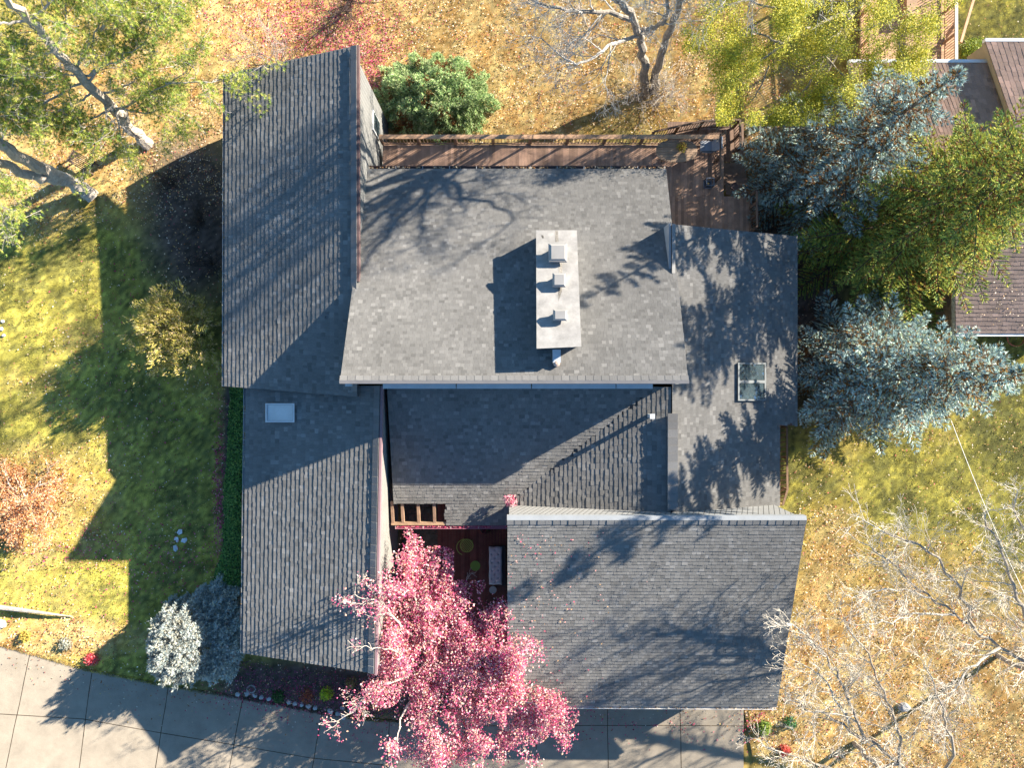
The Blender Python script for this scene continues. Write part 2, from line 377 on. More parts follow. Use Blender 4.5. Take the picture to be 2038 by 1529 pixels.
def wall(name, a, b, ta, tb, za, zb, th, mt, C=(1, 1, 1), inward=1, parent=None):
    """upright wall from a to b (plan), tops ta/tb, feet za/zb, thickness th to its left"""
    a = np.array(a, float); b = np.array(b, float); d = b-a; d /= np.linalg.norm(d); n = np.array((-d[1], d[0]))*th*inward
    bt = [(*a, za), (*b, zb), (*(b+n), zb), (*(a+n), za)]; tp = [(*a, ta), (*b, tb), (*(b+n), tb), (*(a+n), ta)]
    return MB().hexa(bt, tp, C=C).build(name, mt, parent or house)
def capcourse(mb, a, b, inn, wd=.26, h=.05, seg=.3):
    """row of ridge cap shingles from a to b lying on the roof side 'inn' (unit vector down the slope)"""
    a = np.array(tuple(a)); b = np.array(tuple(b)); L = np.linalg.norm(b-a); n = int(L/seg); d = (b-a)/L; inn = np.array(inn)*wd
    for i in range(n):
        p = a+d*L*i/n; q = a+d*L*(i+1)/n-d*.004; h0 = h*random.uniform(.9, 1.1); up = np.array((0, 0, h0)); up2 = np.array((0, 0, h0*.75))
        c = random.choice(TONES[2:6])*np.array((1.05, 1, .95))
        mb.hexa([p, q, q+inn, p+inn], [p+up, q+up2, q+inn+up2, p+inn+up], C=c)
def gutter(name, a, b, out, C=(.12, .07, .055), wd=.11, dp=.09, leaves=0):
    a = np.array(tuple(a), float); b = np.array(tuple(b), float); o = np.array(out, float); up = np.array((0, 0, 1.)); m = MB(); t = .012
    a = a+o*.02-up*.03; b = b+o*.02-up*.03
    m.hexa([a-up*dp, b-up*dp, b-up*dp+o*wd, a-up*dp+o*wd], [a-up*(dp-t), b-up*(dp-t), b-up*(dp-t)+o*wd, a-up*(dp-t)+o*wd], C=C)
    a2, b2 = a+o*wd, b+o*wd
    m.hexa([a2-up*dp, b2-up*dp, b2-up*dp+o*t*1.6, a2-up*dp+o*t*1.6], [a2, b2, b2+o*t*1.6, a2+o*t*1.6], C=C)
    L = np.linalg.norm(b-a); n = max(2, int(L/1.15)); d = (b-a)/L
    for i in range(n+1):
        p = a+d*(L*i/n*.994+.02); m.bar(p-up*.01, p+o*(wd+.02)-up*.01, .025, .012, C=(.5, .48, .45))
    return m.build(name, M['metal'], house)

# --- heights (m) of eaves and ridges
ZM0, ZM1 = 2.7, 6.6
# main roof (falls north)
mN0, mN1, mS1, mS0 = W(733,336,ZM0), W(1326,336,ZM0), W(1370,757,ZM1), W(677,757,ZM1)
shingles('main_roof', mN0, mN1, mS1, mS0, thickgain=.8)
slab('main_roof_deck', [mN0, mN1, mS1, mS0], .2, M['paint'], house, C=(.09,.075,.07))
cm = MB(); capcourse(cm, W(676,757,ZM1+.01), W(1371,757,ZM1+.01), (0, .92, -.38), wd=.2, h=.035); cm.build('ridge_cap', M['shingle'], house)
fm = MB(); a, b = W(675,757,ZM1+.04), W(1372,757,ZM1+.04)
fm.hexa([a-Vector((0,0,.35)), b-Vector((0,0,.35)), b+Vector((0,-.13,-.35)), a+Vector((0,-.13,-.35))][::-1], [a, b, b+Vector((0,-.13,-.03)), a+Vector((0,-.13,-.03))][::-1], C=(.22,.2,.19)); fm.build('fascia', M['metal'], house)
gutter('gutter', mN0, mN1, (0, 1, 0), C=(.10,.06,.05))
# west wing, north part (falls west)
wN0, wN1, wS1, wS0 = W(449,147,3.05), W(447,769,3.05), W(711,790,4.95), W(710,90,4.95)
shingles('wing_roof', wN1, wN0, wS0, wS1, expo=.205, th=(.019,.027), tab=.17)
slab('wing_roof_deck', [wN1, wN0, wS0, wS1], .2, M['paint'], house, C=(.09,.075,.07))
cm = MB(); capcourse(cm, W(709.5,90,5.01), W(710.5,780,5.01), (-.93, 0, -.36), wd=.27, h=.06); cm.build('ridge_cap', M['shingle'], house)
fm = MB(); a, b = wS0+Vector((.0,.02,.03)), W(710.5,560,5.03)
fm.hexa([a, b, b+Vector((.09,0,0)), a+Vector((.09,0,0))][::-1]and[b-Vector((0,0,.26)), a-Vector((0,0,.26)), a+Vector((.09,0,-.26)), b+Vector((.09,0,-.26))], [b, a, a+Vector((.09,0,0)), b+Vector((.09,0,0))], C=(.13,.08,.075)); fm.build('fascia', M['paint'], house)
gutter('gutter', wN1, wN0, (-1, 0, 0), C=(.32,.31,.30), wd=.09)
# west wing, south part
sN0, sS0, sS1, sN1 = W(490,768,3.0), W(484,1301,3.0), W(745,1341,4.85), W(757,768,4.85)
shingles('wing_roof', sS0, sN0, sN1, sS1, expo=.205, th=(.019,.027), tab=.17)
slab('wing_roof_deck', [sS0, sN0, sN1, sS1], .2, M['paint'], house, C=(.09,.075,.07))
cm = MB(); capcourse(cm, W(756,768,4.86), W(744,1342,4.86), (-.93, 0, -.36), wd=.27, h=.06); cm.build('ridge_cap', M['shingle'], house)
a, b = W(757.5,768,4.89), W(745.5,1345,4.89); k = Vector((.09,0,0)); z = Vector((0,0,.26))
MB().hexa([b-z, b+k-z, a+k-z, a-z], [b, b+k, a+k, a], C=(.24,.15,.16)).build('fascia', M['paint'], house)
gutter('gutter', sS0, sN0, (-1, 0, 0), C=(.32,.31,.30), wd=.09)
# garage roof (falls south)
gW0, gE0, gE1, gW1 = W(1010,1405,3.0), W(1546,1408,3.0), W(1605,1036,5.3), W(1010,1036,5.3)
shingles('garage_roof', gW0, gE0, gE1, gW1, expo=.15, tab=.18, th=(.014,.024))
slab('garage_roof_deck', [gW0, gE0, gE1, gW1], .2, M['paint'], house, C=(.30,.28,.26))
cm = MB(); capcourse(cm, W(1009,1036,5.31), W(1605.5,1036,5.31), (0, -.94, -.34), wd=.2, h=.05); cm.build('ridge_cap', M['shingle'], house)
a, b = W(1009,1036,5.36), W(1606,1036,5.36); o = Vector((0,.17,-.05)); z = Vector((0,0,.3))
MB().hexa([a-z, b-z, b+o-z, a+o-z], [a, b, b+o, a+o], C=(.26,.27,.28)).build('fascia', M['metal'], house)
gutter('gutter', gW0, gE0, (0, -1, 0), C=(.6,.56,.52), wd=.1)
# entry roof between the wings: one plane falls south, one falls west, woven along a valley
ZE = 2.6
yE = W(777,1046,ZE).y; yT = -.12
def zl(y): return ZE+.32*(y-yE)
v0 = W(1010,1003,2.95); vx, vy = v0.x, zl(v0.y)
p_ridge = W(1336,900,4.7).x; m2 = (4.7-zl(v0.y))/(p_ridge-v0.x)
def zr(x): return zl(v0.y)+m2*(x-v0.x)
tv = .32/m2                                  # valley: zl(y)=zr(x)
def leftk(X, Y): return (zl(Y) > zr(X)) | (X < v0.x)
def lk(X, Y):
    px, py = topix(X, Y, zl(Y)); return leftk(X, Y) & ~((px > 777) & (px < 887) & (py > 1001)) & ~((X > v0.x) & (Y < v0.y-.02))
def rk(X, Y): return ~leftk(X, Y)
xw = -5.12; xr = p_ridge
lx1 = v0.x+(zl(yT)-zl(v0.y))/m2
shingles('entry_roof', (xw,yE,zl(yE)), (lx1,yE,zl(yE)), (lx1,yT,zl(yT)), (xw,yT,zl(yT)), keep=lk, expo=.15, tab=.18)
ty = v0.y-.25
shingles('entry_roof', (v0.x,yT,zr(v0.x)), (v0.x,ty,zr(v0.x)), (xr,ty,zr(xr)), (xr,yT,zr(xr)), keep=rk, expo=.19, tab=.2, th=(.012,.028))
ox0, ox1 = W(777,1002,2.8).x, W(887,1002,2.8).x; oy = W(800,1002,2.8).y
slab('entry_roof_deck', [(xw,oy,zl(oy)), (v0.x,oy,zl(oy)), (v0.x,v0.y,zl(v0.y)), (lx1,yT,zl(yT)), (xw,yT,zl(yT))], .18, M['paint'], house)
slab('entry_roof_deck', [(ox1,yE,zl(yE)), (v0.x,yE,zl(yE)), (v0.x,oy,zl(oy)), (ox1,oy,zl(oy))], .18, M['paint'], house)
slab('entry_roof_deck', [(v0.x,v0.y,zr(v0.x)), (v0.x,ty,zr(v0.x)), (xr,ty,zr(xr)), (xr,yT,zr(xr)), (lx1,yT,zr(lx1))], .18, M['paint'], house)
gutter('gutter', (xw,yE-.02,ZE), (v0.x-.05,yE-.02,ZE), (0,-1,0), C=(.32,.12,.16))
# open rafters over the entry
rm = MB(); y0 = W(800,1002,2.75).y
for px in (782, 802, 833.5, 865): 
    x = W(px,1020,2.6).x; rm = MB().hexa([(x-.06,yE,ZE-.24),(x+.06,yE,ZE-.24),(x+.06,y0+.1,zl(y0)-.24),(x-.06,y0+.1,zl(y0)-.24)], [(x-.06,yE,ZE-.02),(x+.06,yE,ZE-.02),(x+.06,y0+.1,zl(y0)-.02),(x-.06,y0+.1,zl(y0)-.02)], C=(.32,.20,.13)); rm.build('rafter', M['wood'], house)
MB().hexa([(ox0,yE,ZE-.26),(ox1,yE,ZE-.26),(ox1,yE+.14,ZE-.26),(ox0,yE+.14,ZE-.26)], [(ox0,yE,ZE),(ox1,yE,ZE),(ox1,yE+.14,ZE+.01),(ox0,yE+.14,ZE+.01)], C=(.36,.23,.14)).build('beam', M['wood'], house)
# east wing roof (falls east)
eN1, eN0, eM0, eM1 = W(1338,446,4.75), W(1586,470,2.4), W(1588,790,2.4), W(1338,790,4.75)
xi = W(1553,1000,2.7)
eS0, eS1 = W(1553,1010,2.7), W(1338,1030,4.75)
def ek(X, Y):
    px, py = topix(X, Y, 3); return (py < 848) | (X < xi.x)
e0 = W(1587,470,2.4); e0s = Vector((e0.x, W(1500,1018,4).y, 2.4))
r0 = Vector((W(1338,446,4.75).x, W(1338,446,4.75).y, 4.75)); r0s = Vector((r0.x, e0s.y, 4.75))
shingles('east_roof', e0s, e0, r0, r0s, keep=ek, expo=.138, tab=.17, thickgain=.8)
ym = W(1550,848,2.7).y; zz = 2.4+(4.75-2.4)*(e0.x-xi.x)/(e0.x-r0.x)
slab('east_roof_deck', [Vector((e0.x,ym,2.4)), e0, r0, Vector((r0.x,ym,4.75))], .2, M['paint'], house, C=(.16,.08,.05))
slab('east_roof_deck', [Vector((xi.x,e0s.y,zz)), Vector((xi.x,ym,zz)), Vector((r0.x,ym,4.75)), r0s], .2, M['paint'], house, C=(.16,.08,.05))
cm = MB(); capcourse(cm, (r0.x-.2, -1.2, 4.76), (r0.x-.2, e0s.y+.2, 4.76), (1, 0, 0), wd=.4, h=.11, seg=.32); cm.build('ridge_cap', M['shingle'], house)
cm = MB(); capcourse(cm, (r0.x-.02, r0.y, 4.755), (r0.x-.02, 4.5, 4.755), (1, 0, -.3), wd=.14, h=.07, seg=.8)
cm.build('ridge_flashing', M['metal'], house)
MB().hexa([(r0.x-.22,r0.y+.05,3.1),(r0.x-.1,r0.y+.05,3.1),(r0.x-.1,4.7,3.3),(r0.x-.22,4.7,3.3)][::-1], [(r0.x-.12,r0.y+.05,4.7),(r0.x-.03,r0.y+.05,4.7),(r0.x-.03,4.7,4.7),(r0.x-.12,4.7,4.7)][::-1], C=(.34,.34,.34)).build('wall', M['paint'], house)
# metal sill under the main ridge
for k, (a, b) in enumerate(((762,908),(909,1058),(1059,1226),(1227,1300))):
    A_ = W(a,769,4.95); B_ = W(b-1,769,4.95)
    MB().hexa([(A_.x,-.19,4.75),(B_.x,-.19,4.75),(B_.x,.2,4.75),(A_.x,.2,4.75)], [(A_.x,-.19,4.95),(B_.x,-.19,4.95),(B_.x,.2,5.0),(A_.x,.2,5.0)], C=(.46,.48,.50)).build('window_sill', M['metal'], house)
MB().box(W(694,765.5,5.2), (.26,.16,.12), C=(.5,.5,.48)).build('vent', M['metal'], house)

# --- walls
def zmain(y): return ZM0+(ZM1-ZM0)*(mN0.y-y)/(mN0.y-mS0.y)
wl = M['paint']; gcol = (.34,.33,.31)
wall('wall', (-5.9,9.0), (6.3,9.0), zmain(9)-.25, zmain(9)-.25, -2.8, -2.8, .2, wl, gcol, -1)
wall('wall', (-6.2,.0), (6.45,.0), ZM1-.45, ZM1-.45, .0, .0, .2, wl, gcol, 1)
wall('wall', (6.45,9.0), (6.45,.0), zmain(9)-.25, ZM1-.5, -2.8, 0, .2, wl, gcol, -1)
ex = wS0.x-.02
wall('wall', (ex,13.25), (ex,.2), 4.78, 4.78, -2.9, -1, .2, M['side_y'], (1,1,1), -1)
wall('wall', (-12.1,13.2), (ex-.2,13.2), 2.5, 4.75, -2.9, -2.9, .2, wl, gcol, -1)
wall('wall', (-12.1,13.0), (-12.1,.1), 2.5, 2.5, -2.9, -1, .2, wl, gcol, 1)
wall('wall', (-12.1,.1), (-6.6,.1), 2.5, 4.6, -1, -1, .2, wl, gcol, 1)
a, b = W(757,770,4.85), W(746,1335,4.85)
wall('wall', (a.x+.06,-.2), (b.x+.06,b.y), 4.62, 4.62, -.2, -.2, .2, M['side_y'], (1.15,1.12,1.08), -1)
wall('wall', (-11.3,-.2), (-11.4,-10.9), 2.45, 2.45, -.4, -.4, .2, wl, gcol, 1)
wall('wall', (-11.4,-10.8), (b.x-.2,b.y+.15), 2.45, 4.6, -.2, -.2, .2, wl, gcol, 1)
wall('wall', (W(1010,1030,5.6).x+.06,W(1010,1028,5.6).y-.02), (W(1605,1030,5.6).x-.25,W(1605,1028,5.6).y-.02), 5.05, 5.05, .0, .0, .2, M['side_x'], (1,1,1), -1)
wall('wall', (-.12,-5.3), (-.12,-13.7), 4.95, 2.5, .0, .0, .2, wl, gcol, 1)
wall('wall', (11.3,-5.3), (11.2,-13.7), 4.95, 2.5, -.1, .0, .2, wl, gcol, -1)
wall('wall', (-.12,-13.7), (11.2,-13.7), 2.45, 2.45, .0, .0, .2, wl, gcol, 1)
wall('wall', (6.7,r0.y-.35), (e0.x-.4,r0.y-.35), 4.55, 2.45, -2.8, -2.8, .2, wl, gcol, -1)
wall('wall', (e0.x-.4,r0.y-.5), (e0.x-.4,ym), 2.3, 2.3, -2.8, -1, .2, wl, (.26,.15,.09), -1)
wall('wall', (e0.x-.4,ym), (xi.x-.3,ym), 2.3, 2.5, -1, -1, .2, wl, (.26,.15,.09), -1)
wall('wall', (xi.x-.3,ym), (xi.x-.3,-5.4), 2.4, 2.4, -1, -.4, .2, wl, (.26,.15,.09), -1)
wall('wall', (-5.0,oy+.6), (-.2,oy+.6), zl(oy+.6)-.2, zl(oy+.6)-.2, 0, 0, .2, wl, (.2,.18,.17), 1)
wd_ = MB(); p = W(749,226,1.6)
wn = thing('window', '', '', (0,0,0)); del wn['label'], wn['category']; bpy.data.objects.remove(wn)
wf = MB().box((ex+.03, 12.1-.2, 1.0), (.06,.9,1.5), C=(.62,.6,.56)).build('window', M['paint'], house)
MB().box((ex+.05, 12.1-.2, 1.0), (.06,.74,1.32)).build('pane', M['glass'], wf)

# --- chimney: long low chase with a sloping sheet-metal top
cz0, cz1 = 5.3, 7.2
c = [W(1068,694,cz1), W(1157,690,cz1), W(1148,458,cz0), W(1067,458,cz0)]
def ins(ps, d):
    m = sum((Vector(p) for p in ps), Vector())/4
    return [Vector((p.x+(d if p.x < m.x else -d), p.y+(d if p.y < m.y else -d), p.z)) for p in ps]
ci_ = ins(c, .05); ch = MB().hexa([Vector((p.x, p.y, zmain(p.y)-.3)) for p in ci_], [p-Vector((0,0,.03)) for p in ci_], C=(.40,.42,.45)).build('chimney', M['metal'], house)
m = MB().hexa([p-Vector((0,0,.13)) for p in c], c, C=(.31,.29,.27)).build('chimney_cap', M['stained'], ch)
def slope_z(y): return cz0+(cz1-cz0)*(c[3].y-y)/(c[3].y-c[0].y)
for (x0,y0,x1,y1,cl) in ((1105,459,1111,481,.30),(1112,524,1119,545,.34),(1111,571,1118,612,.26),(1115,640,1121,688,.36),(1128,561,1146,568,.33),(1078,468,1082,474,.16),(1120,655,1126,690,.44),(1069,560,1090,564,.42)):
    P_ = [W(x0,y1,6.2), W(x1,y1,6.2), W(x1,y0,6.2), W(x0,y0,6.2)]
    Z_ = 33.4; Q_ = []
    for q, (px, py) in zip(P_, ((x0,y1),(x1,y1),(x1,y0),(x0,y0))):
        z_ = 6.2
        for _ in range(5): z_ = slope_z(W(px,py,z_).y)
        p = W(px+random.uniform(-1,1),py,z_); Q_.append((p.x,p.y,slope_z(p.y)+.004))
    MB().quads(np.array([Q_]), np.array([[cl, cl*.9, cl*.78]])).build('stain', M['mulch'], ch)
for (x0,x1,y0,y1,hh) in ((1092,1129,484,521,.42),(1100,1126,543,571,.36),(1101,1129,616,638,.36)):
    zc = 6.; 
    for _ in range(6): zc = slope_z(W((x0+x1)/2,(y0+y1)/2,zc+hh).y)
    zt = zc+hh; A_ = W(x0,y1,zt); B_ = W(x1,y0,zt); cx_, cy_ = (A_.x+B_.x)/2, (A_.y+B_.y)/2; hx, hy = (B_.x-A_.x)/2, (B_.y-A_.y)/2
    def ring(s, zz): return [Vector((cx_-hx*s, cy_-hy*s, zz)), Vector((cx_+hx*s, cy_-hy*s, zz)), Vector((cx_+hx*s, cy_+hy*s, zz)), Vector((cx_-hx*s, cy_+hy*s, zz))]
    fl = MB().hexa(ring(.62, zc-.35), ring(.62, zt-.12), C=(.45,.44,.43)).build('flue', M['metal'], ch)
    MB().hexa(ring(1., zt-.1), ring(.93, zt), C=(.31,.29,.27)).hexa(ring(.9, zt), ring(.72, zt+.05), C=(.31,.29,.27)).hexa(ring(.66, zt-.22), ring(1.02, zt-.1), C=(.3,.31,.33)).build('flue_cap', M['metal'], fl)
# small pipe and boot just below the chimney
a = W(1108,722,6.55); MB().box((a.x, a.y+.25, 6.45), (.3,.5,.3), C=(.45,.47,.5)).lathe((a.x, a.y-.02, 6.3), [(.13,0),(.13,.28),(.05,.32)], C=(.5,.36,.28)).build('vent', M['metal'], house)
# pipes on the other roofs
a = W(648,631,4.7); MB().lathe((a.x, a.y, 4.2), [(.13,-.05),(.06,.1),(.06,.38),(.045,.38),(.04,.2)], 12, C=(.12,.12,.12)).build('vent', M['metal'], house)
a = W(1298,829,5.1); MB().box((a.x,a.y,4.75), (.14,.14,.75), C=(.45,.46,.46)).box((a.x,a.y,5.14), (.2,.2,.05), C=(.5,.5,.5)).build('vent', M['metal'], house)
# skylights
def skylight(name, cs, zf, C, n, gl=None):
    """cs: photo corners (x0,y0,x1,y1); zf(x,y): roof height"""
    def P(px, py, up):
        z = 3.5
        for _ in range(8): q = W(px, py, z); z = zf(q.x, q.y)+up
        return W(px, py, z)
    x0, y0, x1, y1 = cs; fr = MB(); o = None
    def rim(a, b, c_, d_):
        fr.hexa([P(a,d_,-.1), P(c_,d_,-.1), P(c_,b,-.1), P(a,b,-.1)], [P(a,d_,.13), P(c_,d_,.13), P(c_,b,.13), P(a,b,.13)], C=C)
    t = 3.2; rim(x0,y0,x0+t,y1); rim(x1-t,y0,x1,y1); rim(x0+t,y0,x1-t,y0+t); rim(x0+t,y1-t,x1-t,y1)
    for k in range(1, n): yy = y0+(y1-y0)*k/n; rim(x0+t,yy-3,x1-t,yy+3)
    o = fr.build(name, M['metal'], house)
    for k in range(n):
        ya = y0+(y1-y0)*k/n+3.5; yb = y0+(y1-y0)*(k+1)/n-3.5
        MB().hexa([P(x0+3.5,yb,.0), P(x1-3.5,yb,.0), P(x1-3.5,ya,.0), P(x0+3.5,ya,.0)], [P(x0+3.5,yb,.1), P(x1-3.5,yb,.1), P(x1-3.5,ya,.1), P(x0+3.5,ya,.1)], C=(.50,.51,.50)).build('pane', gl or M['glass'], o)
    return o
def zw(x, y): return 3.0+(4.85-3.0)*(x-sN0.x)/(sN1.x-sN0.x)
def ze(x, y): return 4.75-(4.75-2.4)*(x-r0.x)/(e0.x-r0.x)
dome = mat('white_acrylic', .35, .5, var=.12, vscale=1.5)
skylight('skylight', (528,803,586,841), zw, (.50,.51,.52), 1, dome)
skylight('skylight', (1469,722,1525,798), ze, (.16,.17,.17), 2)

# ================================================================ REAR DECK
WD = np.array((.29, .18, .125)); WL = np.array((.46, .28, .17))
def boards(x0, x1, y0, y1, z, wd, along, C, name, mt, parent, th=.035, keep=None):
    m = MB(); a0, a1 = (x0, x1) if along == 'Y' else (y0, y1); a = a0
    while a < a1-.01:
        b = min(a+wd, a1); c = np.array(C)*random.uniform(.75, 1.2); g_ = .007
        lo, hi = (y0, y1) if along == 'Y' else (x0, x1); s = lo-random.uniform(0, 2.5)
        while s < hi:
            e = s+random.uniform(2.8, 4.2); s_, e_ = max(s, lo), min(e, hi)
            if e_-s_ > .05:
                cc_ = c*random.uniform(.88, 1.1); mid = ((a+b)/2, (s_+e_)/2) if along == 'Y' else ((s_+e_)/2, (a+b)/2)
                dd = (b-a-g_, e_-s_-.004, th) if along == 'Y' else (e_-s_-.004, b-a-g_, th)
                if keep is None or keep(*mid): m.box((*mid, z-th/2), dd, C=cc_)
            s = e
        a = b
    return m.build(name, mt, parent)
dk = thing('deck', 'dark brown raised timber deck along the rear of the grey house', 'deck', (0, 10, -2.2))
dxa, dya, dyb = W(762,288,0).x, W(762,288,0).y, 8.9
dx2 = W(1440,288,0).x; ex2 = W(1492,460,0).x; dyc = W(1492,462,0).y
dtop = boards(dxa, dx2, dyb, dya, .04, .14, 'Y', WD*1.45, 'floor_boards', M['wood'], dk)
boards(6.6, ex2, dyc, dyb, .04, .14, 'Y', WD*1.45, 'floor_boards', M['wood'], dk)
MB().box(((dxa+dx2)/2, dya-.0, -.16), (dx2-dxa, .05, .28), C=WD*.7).build('rim_joist', M['wood'], dk)
MB().box((ex2, (dyc+dyb)/2, -.16), (.05, dyb-dyc, .28), C=WD*.7).build('rim_joist', M['wood'], dk)
MB().box(((dx2+ex2)/2, dyb, -.16), (ex2-dx2, .05, .28), C=WD*.7).build('rim_joist', M['wood'], dk)
for x in np.linspace(dxa+.4, dx2-.3, 7): MB().box((x, dya-.1, -1.3), (.14,.14,2.2), C=WD*.7).build('support_post', M['wood'], dk)
def railing(par, a, b, z, capw=.2, h=.98, n=None, C=WD, Cc=WL, name='railing', posts=8):
    a = np.array((*a, z)); b = np.array((*b, z)); L = np.linalg.norm(b-a); d = (b-a)/L; up = np.array((0, 0, 1.))
    r = MB().bar(a+up*h, b+up*h, capw, .04, C=Cc).build(name, M['wood'], par)
    MB().bar(a+up*(h-.09), b+up*(h-.09), .04, .09, C=C).build('rail', M['wood'], r); MB().bar(a+up*.1, b+up*.1, .04, .08, C=C).build('rail', M['wood'], r)
    for i in range(posts+1):
        p = a+d*L*i/posts; MB().box((p[0], p[1], z+h/2-.08), (.1,.1,h-.1), rz=math.atan2(d[1], d[0]), C=C*.8).build('post', M['wood'], r)
    n = n or int(L/.13); me = None
    for i in range(n):
        p = a+d*L*(i+.5)/n
        if me is None:
            o = MB().box((0, 0, 0), (.024,.024,h-.15), rz=math.atan2(d[1], d[0]), C=C*.9).build('baluster', M['wood']); me = o.data
            o.parent = r
        else: o = bpy.data.objects.new('baluster', me); COL.objects.link(o); o.parent = r
        off = Vector((0, 0, 0)); q = r
        while q: off += q.location; q = q.parent
        o.location = Vector((p[0], p[1], z+h/2))-off
    return r
yr = W(800,272,1.02).y
railing(dk, (dxa+.02,yr), (W(1432,272,1.02).x,yr), .04, n=99, posts=9)
railing(dk, (W(1434,272,1.02).x,yr), (W(1434,350,1).x,W(1434,350,1).y), .04, capw=.07, posts=2, C=WD*.6, Cc=WD*.6)
railing(dk, (ex2,dyb), (ex2,dyc), .04, capw=.09, posts=3, C=WD*.8, Cc=WD*.8)
# lower landing and its rail at the north-east end
lz = -.9; la = W(1300,262,lz); lb = W(1400,240,lz+.9); lc = W(1470,238,lz+.9); ld = W(1480,330,lz+.5)
st = MB()
for i in range(6):
    st.box(((dx2+ex2)/2+.1, dyb+.25+i*.3, -.12-i*.17), (ex2-dx2-.1, .28, .04), C=WD*.8)
st.build('steps', M['wood'], dk)
boards(dx2-2.4, ex2+.1, dyb+2.0, W(1400,238,lz).y, -1.15, .14, 'Y', WD*.8, 'landing_boards', M['wood'], dk)
railing(dk, (W(1302,262,-.2).x,W(1302,262,-.2).y), (W(1400,241,-.2).x,W(1400,241,-.2).y), -1.12, capw=.08, posts=2, C=WD*.5, Cc=WD*.5)
railing(dk, (W(1400,241,-.2).x,W(1400,241,-.2).y), (W(1472,239,-.2).x,W(1472,239,-.2).y), -1.12, capw=.08, posts=2, C=WD*.5, Cc=WD*.5)
railing(dk, (W(1472,239,-.2).x,W(1472,239,-.2).y), (W(1474,292,-.2).x,W(1474,292,-.2).y), -1.12, capw=.08, posts=2, C=WD*.5, Cc=WD*.5)
# oval table, plant, chair, lantern, pot
p = W(1347,300,.76); tb = thing('patio_table', 'oval slatted wooden table on the rear deck', 'table', (p.x,p.y,.04))
m = MB(); rx, ry = 41*32.6/F, 22.5*32.6/F; n = 9
for i in range(n):
    y = -ry+2*ry*(i+.5)/n; x = rx*math.sqrt(max(0, 1-(abs(y)/ry)**2.6)); hw = ry/n-.006
    def xe(yy): return rx*max(0, 1-min(1, abs(yy)/ry)**2.6)**(1/2.6)
    a1, a2 = xe(y-hw), xe(y+hw); c_ = WL*random.uniform(.8, 1.1)*np.array((.85,.95,1.05))
    m.hexa([(p.x-a1,p.y+y-hw,.72),(p.x+a1,p.y+y-hw,.72),(p.x+a2,p.y+y+hw,.72),(p.x-a2,p.y+y+hw,.72)], [(p.x-a1,p.y+y-hw,.76),(p.x+a1,p.y+y-hw,.76),(p.x+a2,p.y+y+hw,.76),(p.x-a2,p.y+y+hw,.76)], C=c_)
m.build('tabletop', M['wood'], tb)
for sx in (-1, 1):
    for sy in (-1, 1): MB().box((p.x+sx*rx*.6, p.y+sy*ry*.55, .38), (.06,.06,.68), C=WL*.7).build('leg', M['wood'], tb)
def foliage_ball(c, r, n, size, cols, flat=1., seed=0, up=.4, rz=None):
    rs = np.random.RandomState(seed); d = rs.normal(size=(n, 3)); d[:, 2] = np.abs(d[:, 2])*.9; d /= np.linalg.norm(d, axis=1)[:, None]
    rr = (rs.rand(n)**.45)*(.8+.35*vn(d[:, 0]*2+9, d[:, 1]*2+d[:, 2], .5, seed)); P = np.array(tuple(c))+d*rr[:, None]*np.array((r, r*flat, rz or r*.8))
    a = rs.normal(size=(n, 3)); a[:, 2] *= .6; a /= np.linalg.norm(a, axis=1)[:, None]; b = np.cross(a, rs.normal(size=(n, 3))); b /= np.linalg.norm(b, axis=1)[:, None]
    s = size*rs.uniform(.6, 1.3, (n, 1)); Q = np.stack([P-a*s, P+b*s*.5, P+a*s, P-b*s*.5], 1)
    cols = np.array(cols); return Q, cols[rs.randint(0, len(cols), n)]*rs.uniform(.75, 1.2, (n, 1))
q = W(1357,292,1.0); pp = thing('potted_plant', 'yellow leaved plant in a small pot on the oval deck table', 'plant', (q.x,q.y,.76))
MB().lathe((q.x,q.y,.76), [(.08,0),(.11,.16),(.09,.16),(.08,.1)], 14, C=(.25,.1,.05)).build('pot', M['stone'], pp)
MB().quads(*foliage_ball((q.x,q.y,.92), .26, 260, .045, [(.5,.38,.06),(.4,.2,.05),(.25,.25,.05)], seed=3)).build('foliage', M['leaf'], pp)
p = W(1412,291,.5); chr_ = thing('patio_chair', 'grey fabric chair on the rear deck at the end of the oval table', 'chair', (p.x,p.y,.04))
gcf = (.30,.31,.34); fr_ = (.1,.1,.1)
MB().hexa([(p.x-.42,p.y-.28,.42),(p.x+.16,p.y-.28,.38),(p.x+.16,p.y+.28,.38),(p.x-.42,p.y+.28,.42)], [(p.x-.42,p.y-.28,.48),(p.x+.16,p.y-.28,.44),(p.x+.16,p.y+.28,.44),(p.x-.42,p.y+.28,.48)], C=gcf).build('seat', M['fabric'], chr_)
MB().hexa([(p.x+.16,p.y-.27,.40),(p.x+.46,p.y-.27,1.05),(p.x+.46,p.y+.27,1.05),(p.x+.16,p.y+.27,.40)][::-1], [(p.x+.11,p.y-.27,.44),(p.x+.41,p.y-.27,1.08),(p.x+.41,p.y+.27,1.08),(p.x+.11,p.y+.27,.44)][::-1], C=gcf).build('backrest', M['fabric'], chr_)
for sx in (-.38, .14):
    for sy in (-.27, .27): MB().bar((p.x+sx,p.y+sy,.04), (p.x+sx,p.y+sy,.62), .035, .035, C=fr_).build('leg', M['metal'], chr_)
for sy in (-.29, .29): MB().bar((p.x-.38,p.y+sy,.63), (p.x+.3,p.y+sy,.63), .05, .025, C=fr_).build('armrest', M['metal'], chr_)
p = W(1412,363,.4); lt = thing('lantern', 'square black metal lantern standing on the rear deck', 'lantern', (p.x,p.y,.04))
fr = MB(); s = .17
for sx in (-s, s):
    for sy in (-s, s): fr.box((p.x+sx,p.y+sy,.29), (.03,.03,.5), C=(.06,.065,.08))
